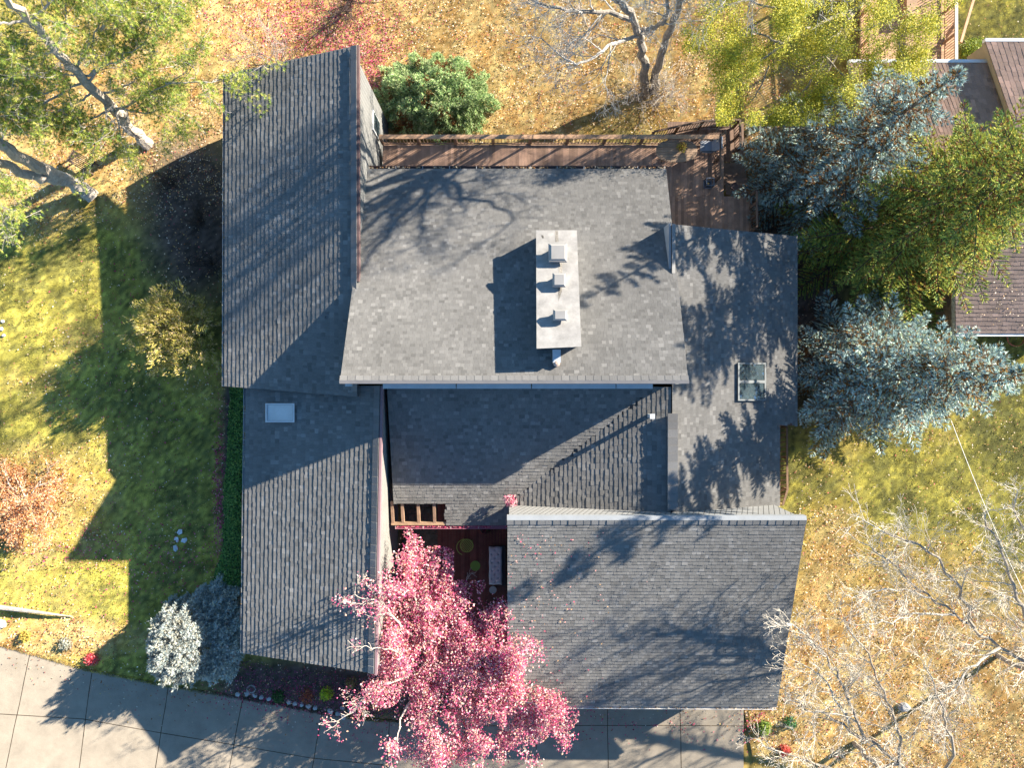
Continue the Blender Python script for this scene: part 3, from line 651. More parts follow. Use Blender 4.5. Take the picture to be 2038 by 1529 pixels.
for z in (.06, .54):
    for sy in (-s, s): fr.box((p.x,p.y+sy,z), (.37,.035,.035), C=(.16,.18,.22)).box((p.x+sy,p.y,z), (.035,.31,.035), C=(.16,.18,.22))
fr.box((p.x,p.y,.05), (.3,.3,.02), C=(.04,.04,.045)); fr.build('frame', M['metal'], lt)
MB().lathe((p.x,p.y,.06), [(.05,0),(.05,.18),(.01,.19)], 12, C=(.45,.3,.12)).build('candle', M['paint'], lt)
p = W(1462,371,.3); pt = thing('flower_pot', 'round dark clay pot near the east railing of the rear deck', 'pot', (p.x,p.y,.04))
MB().lathe((p.x,p.y,.04), [(.1,0),(.16,.3),(.18,.31),(.15,.31),(.14,.26)], 18, C=(.14,.09,.08)).build('pot_body', M['stone'], pt)
MB().lathe((p.x,p.y,.28), [(.13,0),(.12,.01)], 14, C=(.03,.025,.02)).build('soil', M['mulch'], pt)
# side walkway rail east of the house
sw = thing('side_railing', 'timber railing with close balusters beside the east wall of the grey house', 'railing', (W(1560,930,0).x, W(1560,930,0).y, 0))
z0 = float(gz(0, -3)); a = W(1566,850,.55); b = W(1567,975,.55); c_ = W(1558,1006,.55)
for A_, B_, nn in ((a, b, 13), (b, c_, 4)):
    MB().bar((A_.x,A_.y,.55), (B_.x,B_.y,.55), .09, .05, C=WL*.5).build('rail', M['wood'], sw)
    A2, B2 = W(topix(A_.x,A_.y,.55)[0]-14, topix(A_.x,A_.y,.55)[1], .2), W(topix(B_.x,B_.y,.55)[0]-14*(nn > 5)-4, topix(B_.x,B_.y,.55)[1]-3, .2)
    for i in range(nn+1):
        t = i/nn; MB().bar(A_.lerp(B_, t)-Vector((0,0,.03)), A2.lerp(B2, t)-Vector((0,.1,.1)), .045, .035, C=WL*.5).build('baluster', M['wood'], sw)
    if nn > 5: MB().bar((A2.x,A2.y,.1), (B2.x,B2.y,.1), .07, .06, C=WL*.5).build('rail', M['wood'], sw)
for t in (0, .5, 1): q = a.lerp(b, t); MB().box((q.x+.03,q.y,.05), (.09,.09,.95), C=WL*.5).build('post', M['wood'], sw)

# ================================================================ COURTYARD
cd = thing('courtyard_deck', 'reddish brown board deck in the courtyard under the pink tree', 'deck', (-1.5,-9,0))
ca = W(870,1050,.15); cb = W(1010,1225,.15)
pvx = [(885,1049),(868,1080),(852,1098)]
boards(W(800,0,.15).x, cb.x, cb.y-1.2, yE+.9, .15, .14, 'Y', (.15,.06,.05), 'floor_boards', M['wood'], cd, keep=lambda x, y: x > W(868,0,.15).x)
pv = MB(); 
for i in range(13):
    for j in range(9):
        x = -5.05+j*.31+(i % 2)*.12; y = yE+1.1-i*.31
        pv.box((x, y, .05+random.uniform(-.006, .006)), (.295,.295,.06), rz=random.uniform(-.03, .03), C=np.array((.11,.10,.085))*random.uniform(.75, 1.25))
po = pv.build('paving', M['stone']); po['kind'] = 'structure'
p = W(987,1127,.5); bn = thing('daybed', 'long outdoor bench with tufted pale grey cushion on the courtyard deck', 'bench', (p.x,p.y,.17))
hx, hy = 13*33/F, 37.5*33/F; fr = MB()
fr.box((p.x+.05,p.y,.42), (2*hx+.12,2*hy+.1,.05), C=(.05,.045,.045)); fr.build('frame', M['wood'], bn)
MB().box((p.x+hx+.12,p.y,.6), (.05,2*hy+.1,.4), C=(.05,.045,.045)).build('backrest', M['wood'], bn)
for sx in (-1, 1):
    for sy in (-1, 1): MB().box((p.x+sx*hx*.9,p.y+sy*hy*.95,.28), (.05,.05,.26), C=(.05,.045,.045)).build('leg', M['wood'], bn)
nxq, nyq = 22, 60; ux = np.linspace(-1, 1, nxq); uy = np.linspace(-1, 1, nyq); UX, UY = np.meshgrid(ux, uy)
edge = (1-np.abs(UX)**8)*(1-np.abs(UY)**16); zc_ = .46+.12*edge**.5
tx = [-.55, .0, .55]; 
for i, yy in enumerate(np.linspace(-.85, .85, 9)):
    for xx in ((-.5, .5) if i % 2 else (0,)): zc_ -= .07*np.exp(-(((UX-xx)*hx)**2+((UY-yy)*hy)**2)/.0016)
wob = 1+.02*np.sin(UY*9)
V = np.stack([p.x-.02+UX*hx*wob, p.y+UY*hy+.01*np.sin(UX*5), zc_], -1).reshape(-1, 3)
ii = (np.arange(nyq-1)[:, None]*nxq+np.arange(nxq-1)[None]).ravel()
cu = MB().add(V, F4=np.stack([ii, ii+1, ii+1+nxq, ii+nxq], 1), C=(.50,.52,.56)); cu.box((p.x-.02,p.y,.47), (2*hx*.96,2*hy*.98,.09), C=(.45,.47,.5)); cu.build('cushion', M['fabric'], bn, smooth=True)
p = W(929,1086,.5); gc = thing('garden_chair', 'round lime green slatted metal chair in the courtyard', 'chair', (p.x,p.y,.17))
lime = (.26,.36,.07); r = .30; m = MB()
for k in np.linspace(-.8, .8, 8):
    hw = r*math.sqrt(1-k*k)*.98; d = np.array((math.cos(.95), math.sin(.95))); nn = np.array((-d[1], d[0]))*k*r
    m.bar((p.x+nn[0]-d[0]*hw, p.y+nn[1]-d[1]*hw, .55), (p.x+nn[0]+d[0]*hw, p.y+nn[1]+d[1]*hw, .55), .03, .012, C=lime)
m.build('seat', M['metal'], gc); t = np.linspace(0, 2*math.pi, 33)
MB().tube([(p.x+r*math.cos(a), p.y+r*math.sin(a), .55) for a in t], .02, 6, C=lime).build('seat_rim', M['metal'], gc)
t = np.linspace(1.2, 4.4, 18); MB().tube([(p.x-.08+1.2*r*math.cos(a), p.y+1.2*r*math.sin(a), .88) for a in t], .018, 6, C=lime).build('backrest', M['metal'], gc)
for a in (.6, 2.2, 3.7, 5.3): MB().tube([(p.x+r*.9*math.cos(a), p.y+r*.9*math.sin(a), .55), (p.x+r*1.1*math.cos(a), p.y+r*1.1*math.sin(a), .17)], .014, 5, C=lime).build('leg', M['metal'], gc)
def drum(name, lab, cat, px, py, z, rad, C):
    p = W(px, py, z); t = thing(name, lab, cat, (p.x,p.y,.17))
    MB().lathe((p.x,p.y,z-.03), [(rad*.96,0),(rad,.01),(rad,.03),(rad*.93,.036),(rad*.9,.03)], 28, C=C).build('top', M['metal'], t)
    MB().lathe((p.x,p.y,.17), [(rad*.55,0),(rad*.4,.05),(rad*.35,z-.24),(rad*.6,z-.2)], 20, C=np.array(C)*.8).build('base', M['metal'], t)
drum('side_table', 'small plain green round table in the courtyard', 'table', 946, 1127, .6, .235, (.13,.26,.035))
drum('stool', 'pale blue grey round stool at the south end of the grey bench', 'stool', 981, 1175, .5, .175, (.33,.42,.42))
p = W(966,1052,.5); pl = thing('planter', 'dark round planter with red leaves against the courtyard wall', 'planter', (p.x,p.y,.17))
MB().lathe((p.x,p.y,.17), [(.16,0),(.23,.35),(.25,.36),(.21,.36),(.2,.3)], 18, C=(.06,.05,.05)).build('pot', M['stone'], pl)
MB().quads(*foliage_ball((p.x,p.y,.5), .26, 200, .05, [(.3,.03,.06),(.12,.04,.05),(.08,.09,.04)], seed=8)).build('foliage', M['leaf'], pl)

# ================================================================ NEIGHBOUR HOUSE AND DECK
nb = thing('neighbour_house', 'brown shingled house at the right edge of the view', 'house', (W(1990,300,0).x, W(1990,300,0).y, float(gz(0, 8))))
BT = (2.5,1.6,1.2)
zl0, zu0, zt0 = 1.6, 2.5, 1.4
ln = [W(1690,124,zl0), W(1968,124,zl0+.45), W(2090,480,zl0+.45), W(1830,480,zl0)]
shingles('roof', ln[3], ln[0], ln[1], ln[2], expo=.16, tab=.25, tint=BT, parent=nb, thickgain=.8)
slab('roof_deck', [ln[3], ln[0], ln[1], ln[2]], .25, M['paint'], nb, C=(.45,.42,.38))
un = [W(1961,82,zu0), W(2200,82,zu0+.4), W(2260,420,zu0+.4), W(2078,420,zu0)]
shingles('roof', un[3], un[0], un[1], un[2], expo=.2, tab=.28, tint=BT, parent=nb, thickgain=.8)
slab('roof_deck', [un[3], un[0], un[1], un[2]], .22, M['paint'], nb, C=(.45,.34,.22))
m = MB(); a, b = un[0]-Vector((0,0,.2)), un[3]-Vector((0,0,.2)); k = Vector((.14,0,0)); z = Vector((0,0,1.3))
m.hexa([b+k-z, b+k*2-z, a+k*2-z, a+k-z], [b+k, b+k*2, a+k*2, a+k], C=(.42,.33,.22)); m.build('wall', M['paint'], nb)
for (a, b) in ((ln[0], ln[1]), (un[0], un[1])):
    MB().hexa([a-Vector((0,0,.2)), b-Vector((0,0,.2)), b+Vector((0,.14,-.2)), a+Vector((0,.14,-.2))], [a+Vector((0,0,.02)), b+Vector((0,0,.02)), b+Vector((0,.14,.02)), a+Vector((0,.14,.02))], C=(.72,.72,.72)).build('gutter', M['metal'], nb)
tn = [W(1902,664,zt0), W(2200,664,zt0), W(2200,440,zt0+1.0), W(1900,440,zt0+1.0)]
shingles('roof', tn[0], tn[1], tn[2], tn[3], expo=.19, tab=.22, th=(.02,.03), tint=(1.7,1.2,1.0), parent=nb)
slab('roof_deck', [tn[0], tn[1], tn[2], tn[3]], .25, M['paint'], nb, C=(.4,.36,.32))
MB().hexa([tn[0]-Vector((0,.12,.12)), tn[1]-Vector((0,.12,.12)), tn[1]-Vector((0,0,.12)), tn[0]-Vector((0,0,.12))], [tn[0]-Vector((0,.12,.02)), tn[1]-Vector((0,.12,.02)), tn[1]-Vector((0,0,.02)), tn[0]-Vector((0,0,.02))], C=(.6,.6,.58)).build('gutter', M['metal'], nb)
gl_ = float(gz(0, 9))-.3
MB().hexa([(ln[3].x+.3,ln[3].y,gl_),(ln[2].x-.2,ln[2].y,gl_),(ln[1].x-.1,ln[1].y-.3,gl_),(ln[0].x+.3,ln[0].y-.3,gl_)], [(ln[3].x+.3,ln[3].y,zl0-.3),(ln[2].x-.2,ln[2].y,zl0+.1),(ln[1].x-.1,ln[1].y-.3,zl0+.1),(ln[0].x+.3,ln[0].y-.3,zl0-.3)], C=(.35,.27,.18)).build('wall', M['paint'], nb)
MB().hexa([(tn[0].x+.4,tn[0].y+.4,-1.2),(tn[1].x,tn[1].y+.4,-1.2),(tn[1].x,tn[2].y,-1.2),(tn[0].x+.4,tn[2].y,-1.2)], [(tn[0].x+.4,tn[0].y+.4,zt0-.15),(tn[1].x,tn[1].y+.4,zt0-.15),(tn[1].x,tn[2].y,zt0+.7),(tn[0].x+.4,tn[2].y,zt0+.7)], C=(.3,.2,.14)).build('wall', M['paint'], nb)
m = MB(); n = 900; uu = RS.rand(n); vv = RS.rand(n); P_ = np.array(tuple(tn[0]))*(1-vv[:, None])+np.array(tuple(tn[3]))*vv[:, None]; P_[:, 0] += uu*6
ppx, ppy = topix(P_[:, 0], P_[:, 1], P_[:, 2]); kp = RS.rand(n) < np.clip(np.exp(-((ppx-2005)/28)**2-((ppy-600)/30)**2)*1.2+.08, 0, 1); P_ = P_[kp]
Q, c = flat_leaves(None, None, P_[:, 0], P_[:, 1], P_[:, 2], .08, LC[RS.choice([1, 3, 7, 0], len(P_))]*1.1, lift=.05, tilt=.3)
m.quads(Q, c); o = m.build('roof_leaves', M['litter']); o['kind'] = 'stuff'
ndk = thing('neighbour_deck', 'light orange timber deck with railing behind the brown house', 'deck', (W(1810,40,0).x, W(1810,40,0).y, -2.6))
WO = np.array((.55,.33,.18)); dz = -.9
a = W(1712,130,dz); b = W(1905,-120,dz)
boards(a.x, b.x, a.y-.3, b.y, dz, .14, 'X', WO, 'floor_boards', M['wood'], ndk)
e = W(1904,0,dz+1).x; y0_, y1_ = W(0,126,dz+1).y, W(0,-120,dz+1).y
railing(ndk, (e,y0_), (e,y1_), dz, capw=.14, posts=4, C=WO*.85, Cc=np.array((.7,.62,.52)))
railing(ndk, (a.x,y0_-.3), (a.x,y1_), dz, capw=.1, posts=4, C=WO*.85, Cc=WO)
f0 = W(1912,84,dz+.6); f1 = W(1955,-60,dz-.4)
MB().bar(f0, f1, .12, .06, C=WO*.8).build('stair_rail', M['wood'], ndk)
q = W(1788,-10,-.3); bx = MB().box((W(1813,20,-.5).x, W(1813,-30,-.5).y, dz+.25), (.5,3.0,.5), C=WO*.8); bx.build('bench_box', M['wood'], ndk)

# garden bench on the rear lawn
def Gp(px, py, up=0): return G(px, py, up)
p = Gp(172,327); bt = thing('garden_bench', 'dark slatted garden bench on the leafy lawn between the pine trunks', 'bench', p)
an = -.52; d = Vector((math.cos(an), math.sin(an), 0)); nn = Vector((-d.y, d.x, 0)); bc = (.11,.075,.06)
for i in range(8):
    o_ = nn*(-.28+i*.08); MB().bar(p+o_-d*.62+Vector((0,0,.45)), p+o_+d*.62+Vector((0,0,.45)), .045, .025, C=bc).build('slat', M['wood'], bt)
for sx in (-1, 1):
    for sy in (-1, 1): MB().bar(p+d*.55*sx+nn*.25*sy, p+d*.55*sx+nn*.25*sy+Vector((0,0,.43)), .06, .06, C=bc).build('leg', M['wood'], bt)
    MB().bar(p+d*.55*sx-nn*.28+Vector((0,0,.42)), p+d*.55*sx+nn*.32+Vector((0,0,.42)), .05, .05, C=bc).build('frame', M['wood'], bt)
# overhead cable
a = W(1893,838,4.2); b = W(1975,1030,5.6); pts = [W(1893+(2055-1893)*t, 838+(1215-838)*t+14*math.sin(t*3.1), 3.2+3.2*t) for t in np.linspace(0, 1, 20)]
tag(MB().tube(pts, .012, 6, C=(.5,.48,.45)).build('cable', M['metal']), 'thin pale overhead cable running south from the lower blue spruce', 'cable')
p = Gp(2018,672,.08); t = np.linspace(0, 2*math.pi*3, 90)
tag(MB().tube([(p.x+(.42+.02*math.sin(a*1.7))*math.cos(a), p.y+.42*math.sin(a), p.z+a*.006) for a in t], .016, 6, C=(.55,.13,.05)).build('garden_hose', M['metal']), 'coiled orange hose beside the brown tiled roof', 'hose')
# fallen bare trunk at the left edge
pts = [G(-60,1200,.3), G(0,1205,.28), G(60,1213,.24), G(110,1221,.16), G(146,1227,.06)]
tag(MB().tube(pts, [.13,.12,.09,.055,.02], 7, C=(.40,.34,.28)).build('fallen_branch', M['bark']), 'long pale bare branch lying on the lawn at the left edge', 'branch')

# stones
def rock(r, seed, flat=.6, C=(.38,.37,.35), n=9):
    rs = np.random.RandomState(seed); V = []; a = np.sort(rs.uniform(0, 6.28, n))+0
    a = np.arange(n)*6.283/n+rs.uniform(-.25, .25, n)
    for (s, z) in ((.85,-.3),(1,.15),(.9,.75),(.55,1.)):
        k = s*rs.uniform(.85, 1.12, n); V.append(np.stack([np.cos(a)*r*k, np.sin(a)*r*k*.8, np.full(n, z*flat*r)+rs.uniform(-.04, .04, n)*r], 1))
    m = MB(); F_ = [[i*n+j, i*n+(j+1) % n, (i+1)*n+(j+1) % n, (i+1)*n+j] for i in range(3) for j in range(n)]
    m.add(np.concatenate(V), F4=F_, C=np.array(C)*rs.uniform(.85, 1.15)); b = m.n-n
    m.f3.append(np.array([[b, b+q, b+q+1] for q in range(1, n-1)])); return m
EDG = [(474,1382),(492,1381),(508,1384),(521,1388),(575,1397),(588,1400),(601,1402),(614,1406),(628,1409),(658,1415),(673,1420),(684,1426),(682,1409),(712,1406),(698,1412),(536,1391)]
for i, (x, y) in enumerate(EDG):
    o = rock(.13 if y < 1412 else .16, i+5, .55, (.40,.39,.37)).build('edging_stone', M['stone']); o.location = G(x, y, .03); o.rotation_euler.z = i*1.3
    tag(o, 'rough grey stone edging the garden bed along the driveway', 'stone', 'edging stones between bed and driveway')
for (x, y, r, rz, lb) in ((359,1059,.17,.8,'northernmost white flat stone of four in the shaded lawn'),(352,1074,.15,2.2,'small white flat stone at the west of the four in the shaded lawn'),(367,1076,.17,3.6,'white flat stone at the east of the four in the shaded lawn'),(350,1092,.17,5.,'southernmost white flat stone of four in the shaded lawn')):
    o = rock(r, int(x), .25, (.62,.62,.62), 5).build('stepping_stone', M['stone']); o.location = G(x, y, .02); o.rotation_euler.z = rz
    tag(o, lb, 'stone', 'white stones set in the lawn')
o = rock(.28, 77, .8, (.33,.33,.33)).build('boulder', M['stone']); o.location = G(1797,1406,.05); tag(o, 'single round grey boulder under the bare tree right of the garage', 'boulder')
o = rock(.3, 78, .8, (.42,.40,.37)).build('boulder', M['stone']); o.location = G(2,1242,.05); tag(o, 'grey boulder at the left edge of the front lawn', 'boulder')
p = G(501,1371,.05); t = np.linspace(0, 2*math.pi, 25)
tag(MB().tube([(p.x+.2*math.cos(a), p.y+.17*math.sin(a), p.z+.03) for a in t], .035, 6, C=(.36,.34,.31)).lathe((p.x,p.y,p.z-.06), [(.19,0),(.17,.05),(.0,.06)], 16, C=(.2,.17,.15)).build('birdbath', M['stone']), 'round stone basin among the edging stones of the garden bed', 'birdbath')
px_ = [(6,640,.1),(3,655,.12),(8,668,.1)]
for i, (x, y, r) in enumerate(px_):
    o = rock(r, i+90, .6, (.6,.55,.5)).build('border_stone', M['stone']); o.location = G(x, y, .02); tag(o, 'pale stone of the small ring at the left edge of the lawn', 'stone', 'pale stones at the left edge')

# ================================================================ PLANTS
def unit(v): return v/(np.linalg.norm(v)+1e-9)
def rotv(d, ang, rng):
    """tilt direction d by ang in a random plane"""
    a = rng.normal(size=3); p = unit(np.cross(d, a)); return unit(d*math.cos(ang)+p*math.sin(ang))
def grow(mb, pos, d, L, r, depth, rng, tips, C, wander=.16, up=.02, split=(2, 3), ang=(.35, .75), shrink=(.62, .82), seg=5, tw=None, minr=.006, lat=.5):
    P = [pos.copy()]; R_ = [r]; dd = d.copy(); r1 = max(r*.62, minr)
    for i in range(seg):
        dd = unit(dd+rng.normal(size=3)*wander+np.array((0, 0, up))); P.append(P[-1]+dd*L/seg); R_.append(r+(r1-r)*(i+1)/seg)
    mb.tube(P, R_, 5 if r > .03 else (4 if r > .015 else 3), C=C(r) if callable(C) else C)
    tips.append((P[-1], dd, r1, depth))
    if depth <= 0: return
    for k in range(rng.randint(split[0], split[1]+1)):
        grow(mb, P[-1], rotv(dd, rng.uniform(*ang)*(.6 if k == 0 else 1), rng), L*rng.uniform(*shrink), r1*(.95 if k == 0 else .75), depth-1, rng, tips, C, wander, up, split, ang, shrink, seg, tw, minr, lat)
    for i in range(1, seg):
        if rng.rand() < lat:
            grow(mb, P[i], rotv(unit(P[i]-P[i-1]), rng.uniform(.6, 1.1), rng), L*rng.uniform(.35, .6), R_[i]*.5, max(depth-2, 0), rng, tips, C, wander, up, split, ang, shrink, seg, tw, minr, lat)
def limb(mb, pts, r0, r1, rng, tips, C, depth=3, every=2, L=1.2, spread=(.5, .95), side=.9, sub=.45, **kw):
    """a limb along given points (world), with side branches"""
    P = np.array([tuple(p) for p in pts], float); t = np.linspace(0, 1, len(P)); n = len(P)*4; T = np.linspace(0, 1, n)
    Q = np.stack([np.interp(T, t, P[:, k]) for k in range(3)], 1); seglen = np.linalg.norm(P[-1]-P[0])/n
    Q[1:-1] = (Q[:-2]+Q[1:-1]*2+Q[2:])/4; Q[1:-1] += rng.normal(size=(n-2, 3))*seglen*.14
    Rr = r0+(r1-r0)*T**.8; mb.tube(Q, Rr, 8 if r0 > .08 else 6, C=C(r0) if callable(C) else C)
    for i in range(2, n-1):
        if rng.rand() < side/every:
            d = rotv(unit(Q[i+1]-Q[i]), rng.uniform(*spread), rng)
            grow(mb, Q[i], d, L*(1-.45*T[i])*rng.uniform(.6, 1.1), max(Rr[i]*sub, .012), depth, rng, tips, C, **kw)
    grow(mb, Q[-1], unit(Q[-1]-Q[-2]), L*.7, r1, depth, rng, tips, C, **kw)
def Wn(px, py, z): return np.array(tuple(W(px, py, z)))

def leaves_at(tips, rng, n, spread, size, cols, flat=.5, depthmax=2, jit=.25):
    T = [t for t in tips if t[3] <= depthmax]; 
    if not T: return None
    P = np.array([t[0] for t in T]); k = rng.randint(0, len(P), n); c = P[k]+rng.normal(size=(n, 3))*spread
    a = rng.normal(size=(n, 3)); a[:, 2] *= flat; a /= np.linalg.norm(a, axis=1)[:, None]; b = np.cross(a, rng.normal(size=(n, 3))*np.array((.5, .5, 1))); b /= np.linalg.norm(b, axis=1)[:, None]
    s = size*rng.uniform(.6, 1.3, (n, 1)); Q = np.stack([c-a*s, c+b*s*.6, c+a*s, c-b*s*.6], 1); cols = np.array(cols)
    return Q, cols[rng.randint(0, len(cols), n)]*rng.uniform(1-jit, 1+jit, (n, 1))
def needles(P, D, L, rng, k=6, ln=.12, wd=.022, cols=None, cone=.7, tipcol=None):
    """brushes of k thin needles round each point P with axis D"""
    n = len(P); P = np.repeat(P, k, 0); D = np.repeat(D, k, 0); r = rng.normal(size=(n*k, 3)); S = np.cross(D, r); S /= np.linalg.norm(S, axis=1)[:, None]+1e-9
    a = rng.uniform(.25, 1, (n*k, 1))*cone; l = ln*rng.uniform(.6, 1.25, (n*k, 1)); tip = P+(D*np.cos(a)+S*np.sin(a))*l
    w_ = np.cross(S, D)*wd/2; Q = np.stack([P-w_, P+w_, tip+w_*.3], 1); cols = np.array(cols); base = cols[rng.randint(0, len(cols), n)]*rng.uniform(.75, 1.25, (n, 1))
    return Q, np.repeat(base, k, 0)
def spruce(name, label, base, hgt, rad, cols, seed, whorls=20, nb=11, ln=.13, wd=.03, bend=(0, 0), dead=.1, droop=.25, step=.13, pw=.85, k=6, twl=.42, lit=None, group=None, cat='spruce tree', gap=0, irr=.25):
    rng = np.random.RandomState(seed); t = thing(name, label, cat, base, group); b = np.array(tuple(base))
    tm = MB(); top = b+np.array((bend[0], bend[1], hgt)); T = np.linspace(0, 1, 8); tm.tube([b+(top-b)*s for s in T], [.02+hgt*.016*(1-s) for s in T], 8, C=(.16,.12,.09)); bm = MB(); bm.tube([b+(top-b)*s for s in T], [.015]*8, 4, C=(.16,.12,.09))
    Ps, Ds, Cs = [], [], []
    for wv in range(whorls):
        h = .08+.90*(wv/(whorls-1))**.95; L0 = rad*(1-h)**pw*1.08+.12; a0 = rng.uniform(0, 6.28); n = max(5, int(nb*(1-.45*h)))
        for j in range(n):
            if rng.rand() < gap: continue
            az = a0+j*6.283/n+rng.uniform(-.25, .25); L = L0*rng.uniform(1-irr, 1+irr*.6); o = np.array((math.cos(az), math.sin(az), 0)); p0 = b+(top-b)*(h+rng.uniform(-.02, .02))
            S = np.linspace(0, 1, 9); pts = np.array([p0+o*L*s+np.array((0, 0, L*(-droop*s+.75*droop*s*s+ .12*s*(h > .6)))) for s in S])
            side = np.array((-o[1], o[0], 0)); pts += side*(rng.uniform(-.1, .1)*L*(S**2))[:, None]
            bm.tube(pts, [.006+.011*L*(1-s) for s in S], 4, C=(.16,.11,.08))
            nst = max(3, int(L/step))
            for q in range(nst):
                s = .12+.88*(q+rng.rand())/nst; pc = np.array([np.interp(s, S, pts[:, c]) for c in range(3)])
                for sg in (-1, 1):
                    tl = (twl*L*(1-s)*1.1+.10)*rng.uniform(.6, 1.15); tl = min(tl, 1.1); d = unit(o*.75+side*sg*rng.uniform(.7, 1.1)+np.array((0, 0, rng.uniform(-.18, .22))))
                    m = max(2, int(tl/.085)); u = (np.arange(m)+.5)/m
                    Ps.append(pc+d*(u*tl)[:, None]); Ds.append(np.tile(d, (m, 1))); Cs.append(np.full(m, s)*.6+u*.4)
            Ps.append(pts[2:]); Ds.append(np.tile(unit(pts[-1]-pts[-2]), (7, 1))); Cs.append(S[2:])
    P = np.concatenate(Ps); D = np.concatenate(Ds); s = np.concatenate(Cs); D[:, 2] += .12
    Q, c = needles(P, D, .1, rng, k=k, ln=ln, wd=wd, cols=cols)
    ss = np.repeat(s, k)
    isd = np.repeat(rng.rand(len(P)) < dead*np.clip(1.5-1.6*s, 0, 1)*2, k)
    c[isd] = np.array((.34,.17,.05))*rng.uniform(.6, 1.2, (isd.sum(), 1))
    fo = MB().tris(Q, c)
    tm.build('trunk', M['bark'], t); bm.build('branches', M['bark'], t); fo.build('needles', M['needle'], t)
    return t
BLUE = [(.38,.49,.47),(.50,.60,.56),(.27,.38,.38),(.66,.72,.64),(.19,.27,.26),(.42,.48,.34)]
b1 = G(1590,368); spruce('blue_spruce', 'tall blue spruce leaning over the north-east corner of the rear deck', b1, 12.6, 3.9, BLUE, 21, whorls=21, nb=10, dead=.24, gap=.08, irr=.36, step=.11, wd=.036, twl=.36, ln=.14, k=8)
b2 = G(1672,752); spruce('blue_spruce', 'large pale blue spruce beside the double skylight on the east side of the house', b2, 12.2, 3.8, [tuple(np.array(c)*1.12) for c in BLUE], 22, whorls=22, nb=11, dead=.22, gap=.05, irr=.3, step=.11, wd=.036, twl=.36, ln=.14, k=8)
GRN = [(.30,.38,.08),(.46,.48,.10),(.18,.28,.08),(.38,.42,.08),(.62,.56,.12)]
b3 = G(1735,470); spruce('green_spruce', 'broad yellow-green conifer between the two blue spruces', b3, 12.3, 5.2, GRN, 23, whorls=18, nb=11, ln=.14, wd=.042, twl=.36, dead=.14, droop=.12, pw=.6, irr=.3)

# ---- pines at the upper left
BK = (.45,.38,.31)
PINE = [(.36,.42,.07),(.46,.48,.09),(.22,.32,.06),(.58,.52,.14),(.28,.36,.07)]
def pine(label, base, trunks, arms, seed, ntuft=1, tuft=5, cov=.6):
    rng = np.random.RandomState(seed); t = thing('pine_tree', label, 'pine tree', base, 'tall pines at the north-west corner'); tm = MB(); bm = MB(); tips = []
    for pts, r0, r1 in trunks:
        limb(tm, pts, r0, r1, rng, [], BK, depth=0, side=0, L=.3)
    for pts, r0 in arms:
        limb(bm, pts, r0, .018, rng, tips, (.42,.37,.32), depth=3, every=1.3, L=1.15, lat=.6, split=(1, 3), minr=.008, wander=.2)
    tm.build('trunk', M['bark'], t); bm.build('branches', M['bark'], t)
    tx, ty = [], []
    for pts, r0, r1 in trunks:
        for a_, b_ in zip(pts[:-1], pts[1:]):
            for u in np.linspace(0, 1, 8): q = a_.lerp(b_, u); x_, y_ = topix(q.x, q.y, q.z); tx.append(x_); ty.append(y_)
    tx, ty = np.array(tx), np.array(ty)
    def far(p): x_, y_ = topix(*p); return np.hypot(tx-x_, ty-y_).min() > (24 if y_ > 110 else 8)
    tp = [q for q in tips if rng.rand() < cov and far(q[0])]; P = []; D = []
    for (p, d, r, dp) in tp:
        for _ in range(tuft): 
            P.append(p+rng.normal(size=3)*.11); D.append(unit(d+rng.normal(size=3)*.6+np.array((0, 0, .5))))
    Q, c = needles(np.array(P), np.array(D), .2, rng, k=22, ln=.14, wd=.011, cols=PINE, cone=1.25)
    MB().tris(Q, c).build('needles', M['needle'], t)
a = G(296,288); A1 = [a, W(268,262,.3), W(232,224,2.2), W(175,165,4.8), W(110,100,7), W(60,40,9), W(0,-30,11.5)]
arms = []
for (x0,y0,z0,x1,y1,z1) in ((225,215,2.6,150,250,3.2),(200,190,3.6,300,140,4.2),(230,222,2.6,360,150,4.6),(330,165,4.4,468,158,4.4),(175,165,4.8,230,60,6.2),(175,165,4.8,60,190,5.6),(150,140,5.4,210,10,7),(110,100,7,20,120,7.6),(110,100,7,130,0,8),(100,95,7,30,20,8.6),(210,200,3.3,190,290,3.6),(232,222,2.4,240,280,2.4),(160,150,5,290,80,6),(60,40,9,-30,60,9.5),(60,40,9,120,-20,9.5),(190,180,4.2,100,230,4.4),(230,215,2.8,330,215,3.4),(250,60,5.8,330,30,6.2),(130,180,5,20,250,5),(170,150,5,90,150,6),(200,60,6.5,240,0,6.8)):
    m1 = ((x0+x1)/2+random.uniform(-14, 14), (y0+y1)/2+random.uniform(-12, 12)); arms.append(([W(x0,y0,z0), W(*m1,(z0+z1)/2+.25), W(x1,y1,z1)], .06))
pine('pine tree whose pale trunk foot stands beside the shaded lawn corner', a, [(A1, .30, .10)], arms, 31, tuft=4)
a = G(186,392); A2 = [a, W(150,370,.2), W(105,345,1.6), W(60,325,3.2), W(0,284,5.2), W(-60,240,7.2)]; A3 = [W(128,360,.9), W(70,350,2.2), W(0,322,4.2), W(-60,300,6)]
arms = [([W(x0,y0,z0), W((x0+x1)/2+random.uniform(-12, 12),(y0+y1)/2,(z0+z1)/2+.2), W(x1,y1,z1)], .05) for (x0,y0,z0,x1,y1,z1) in ((-20,270,6,-10,150,7),(0,284,5.2,10,230,6),(-30,310,5,5,345,4.6),(-40,320,6,0,420,5))]
pine('forked pine whose two pale trunks enter from the left edge', a, [(A2, .36, .2), (A3, .26, .15)], arms, 32, tuft=4)

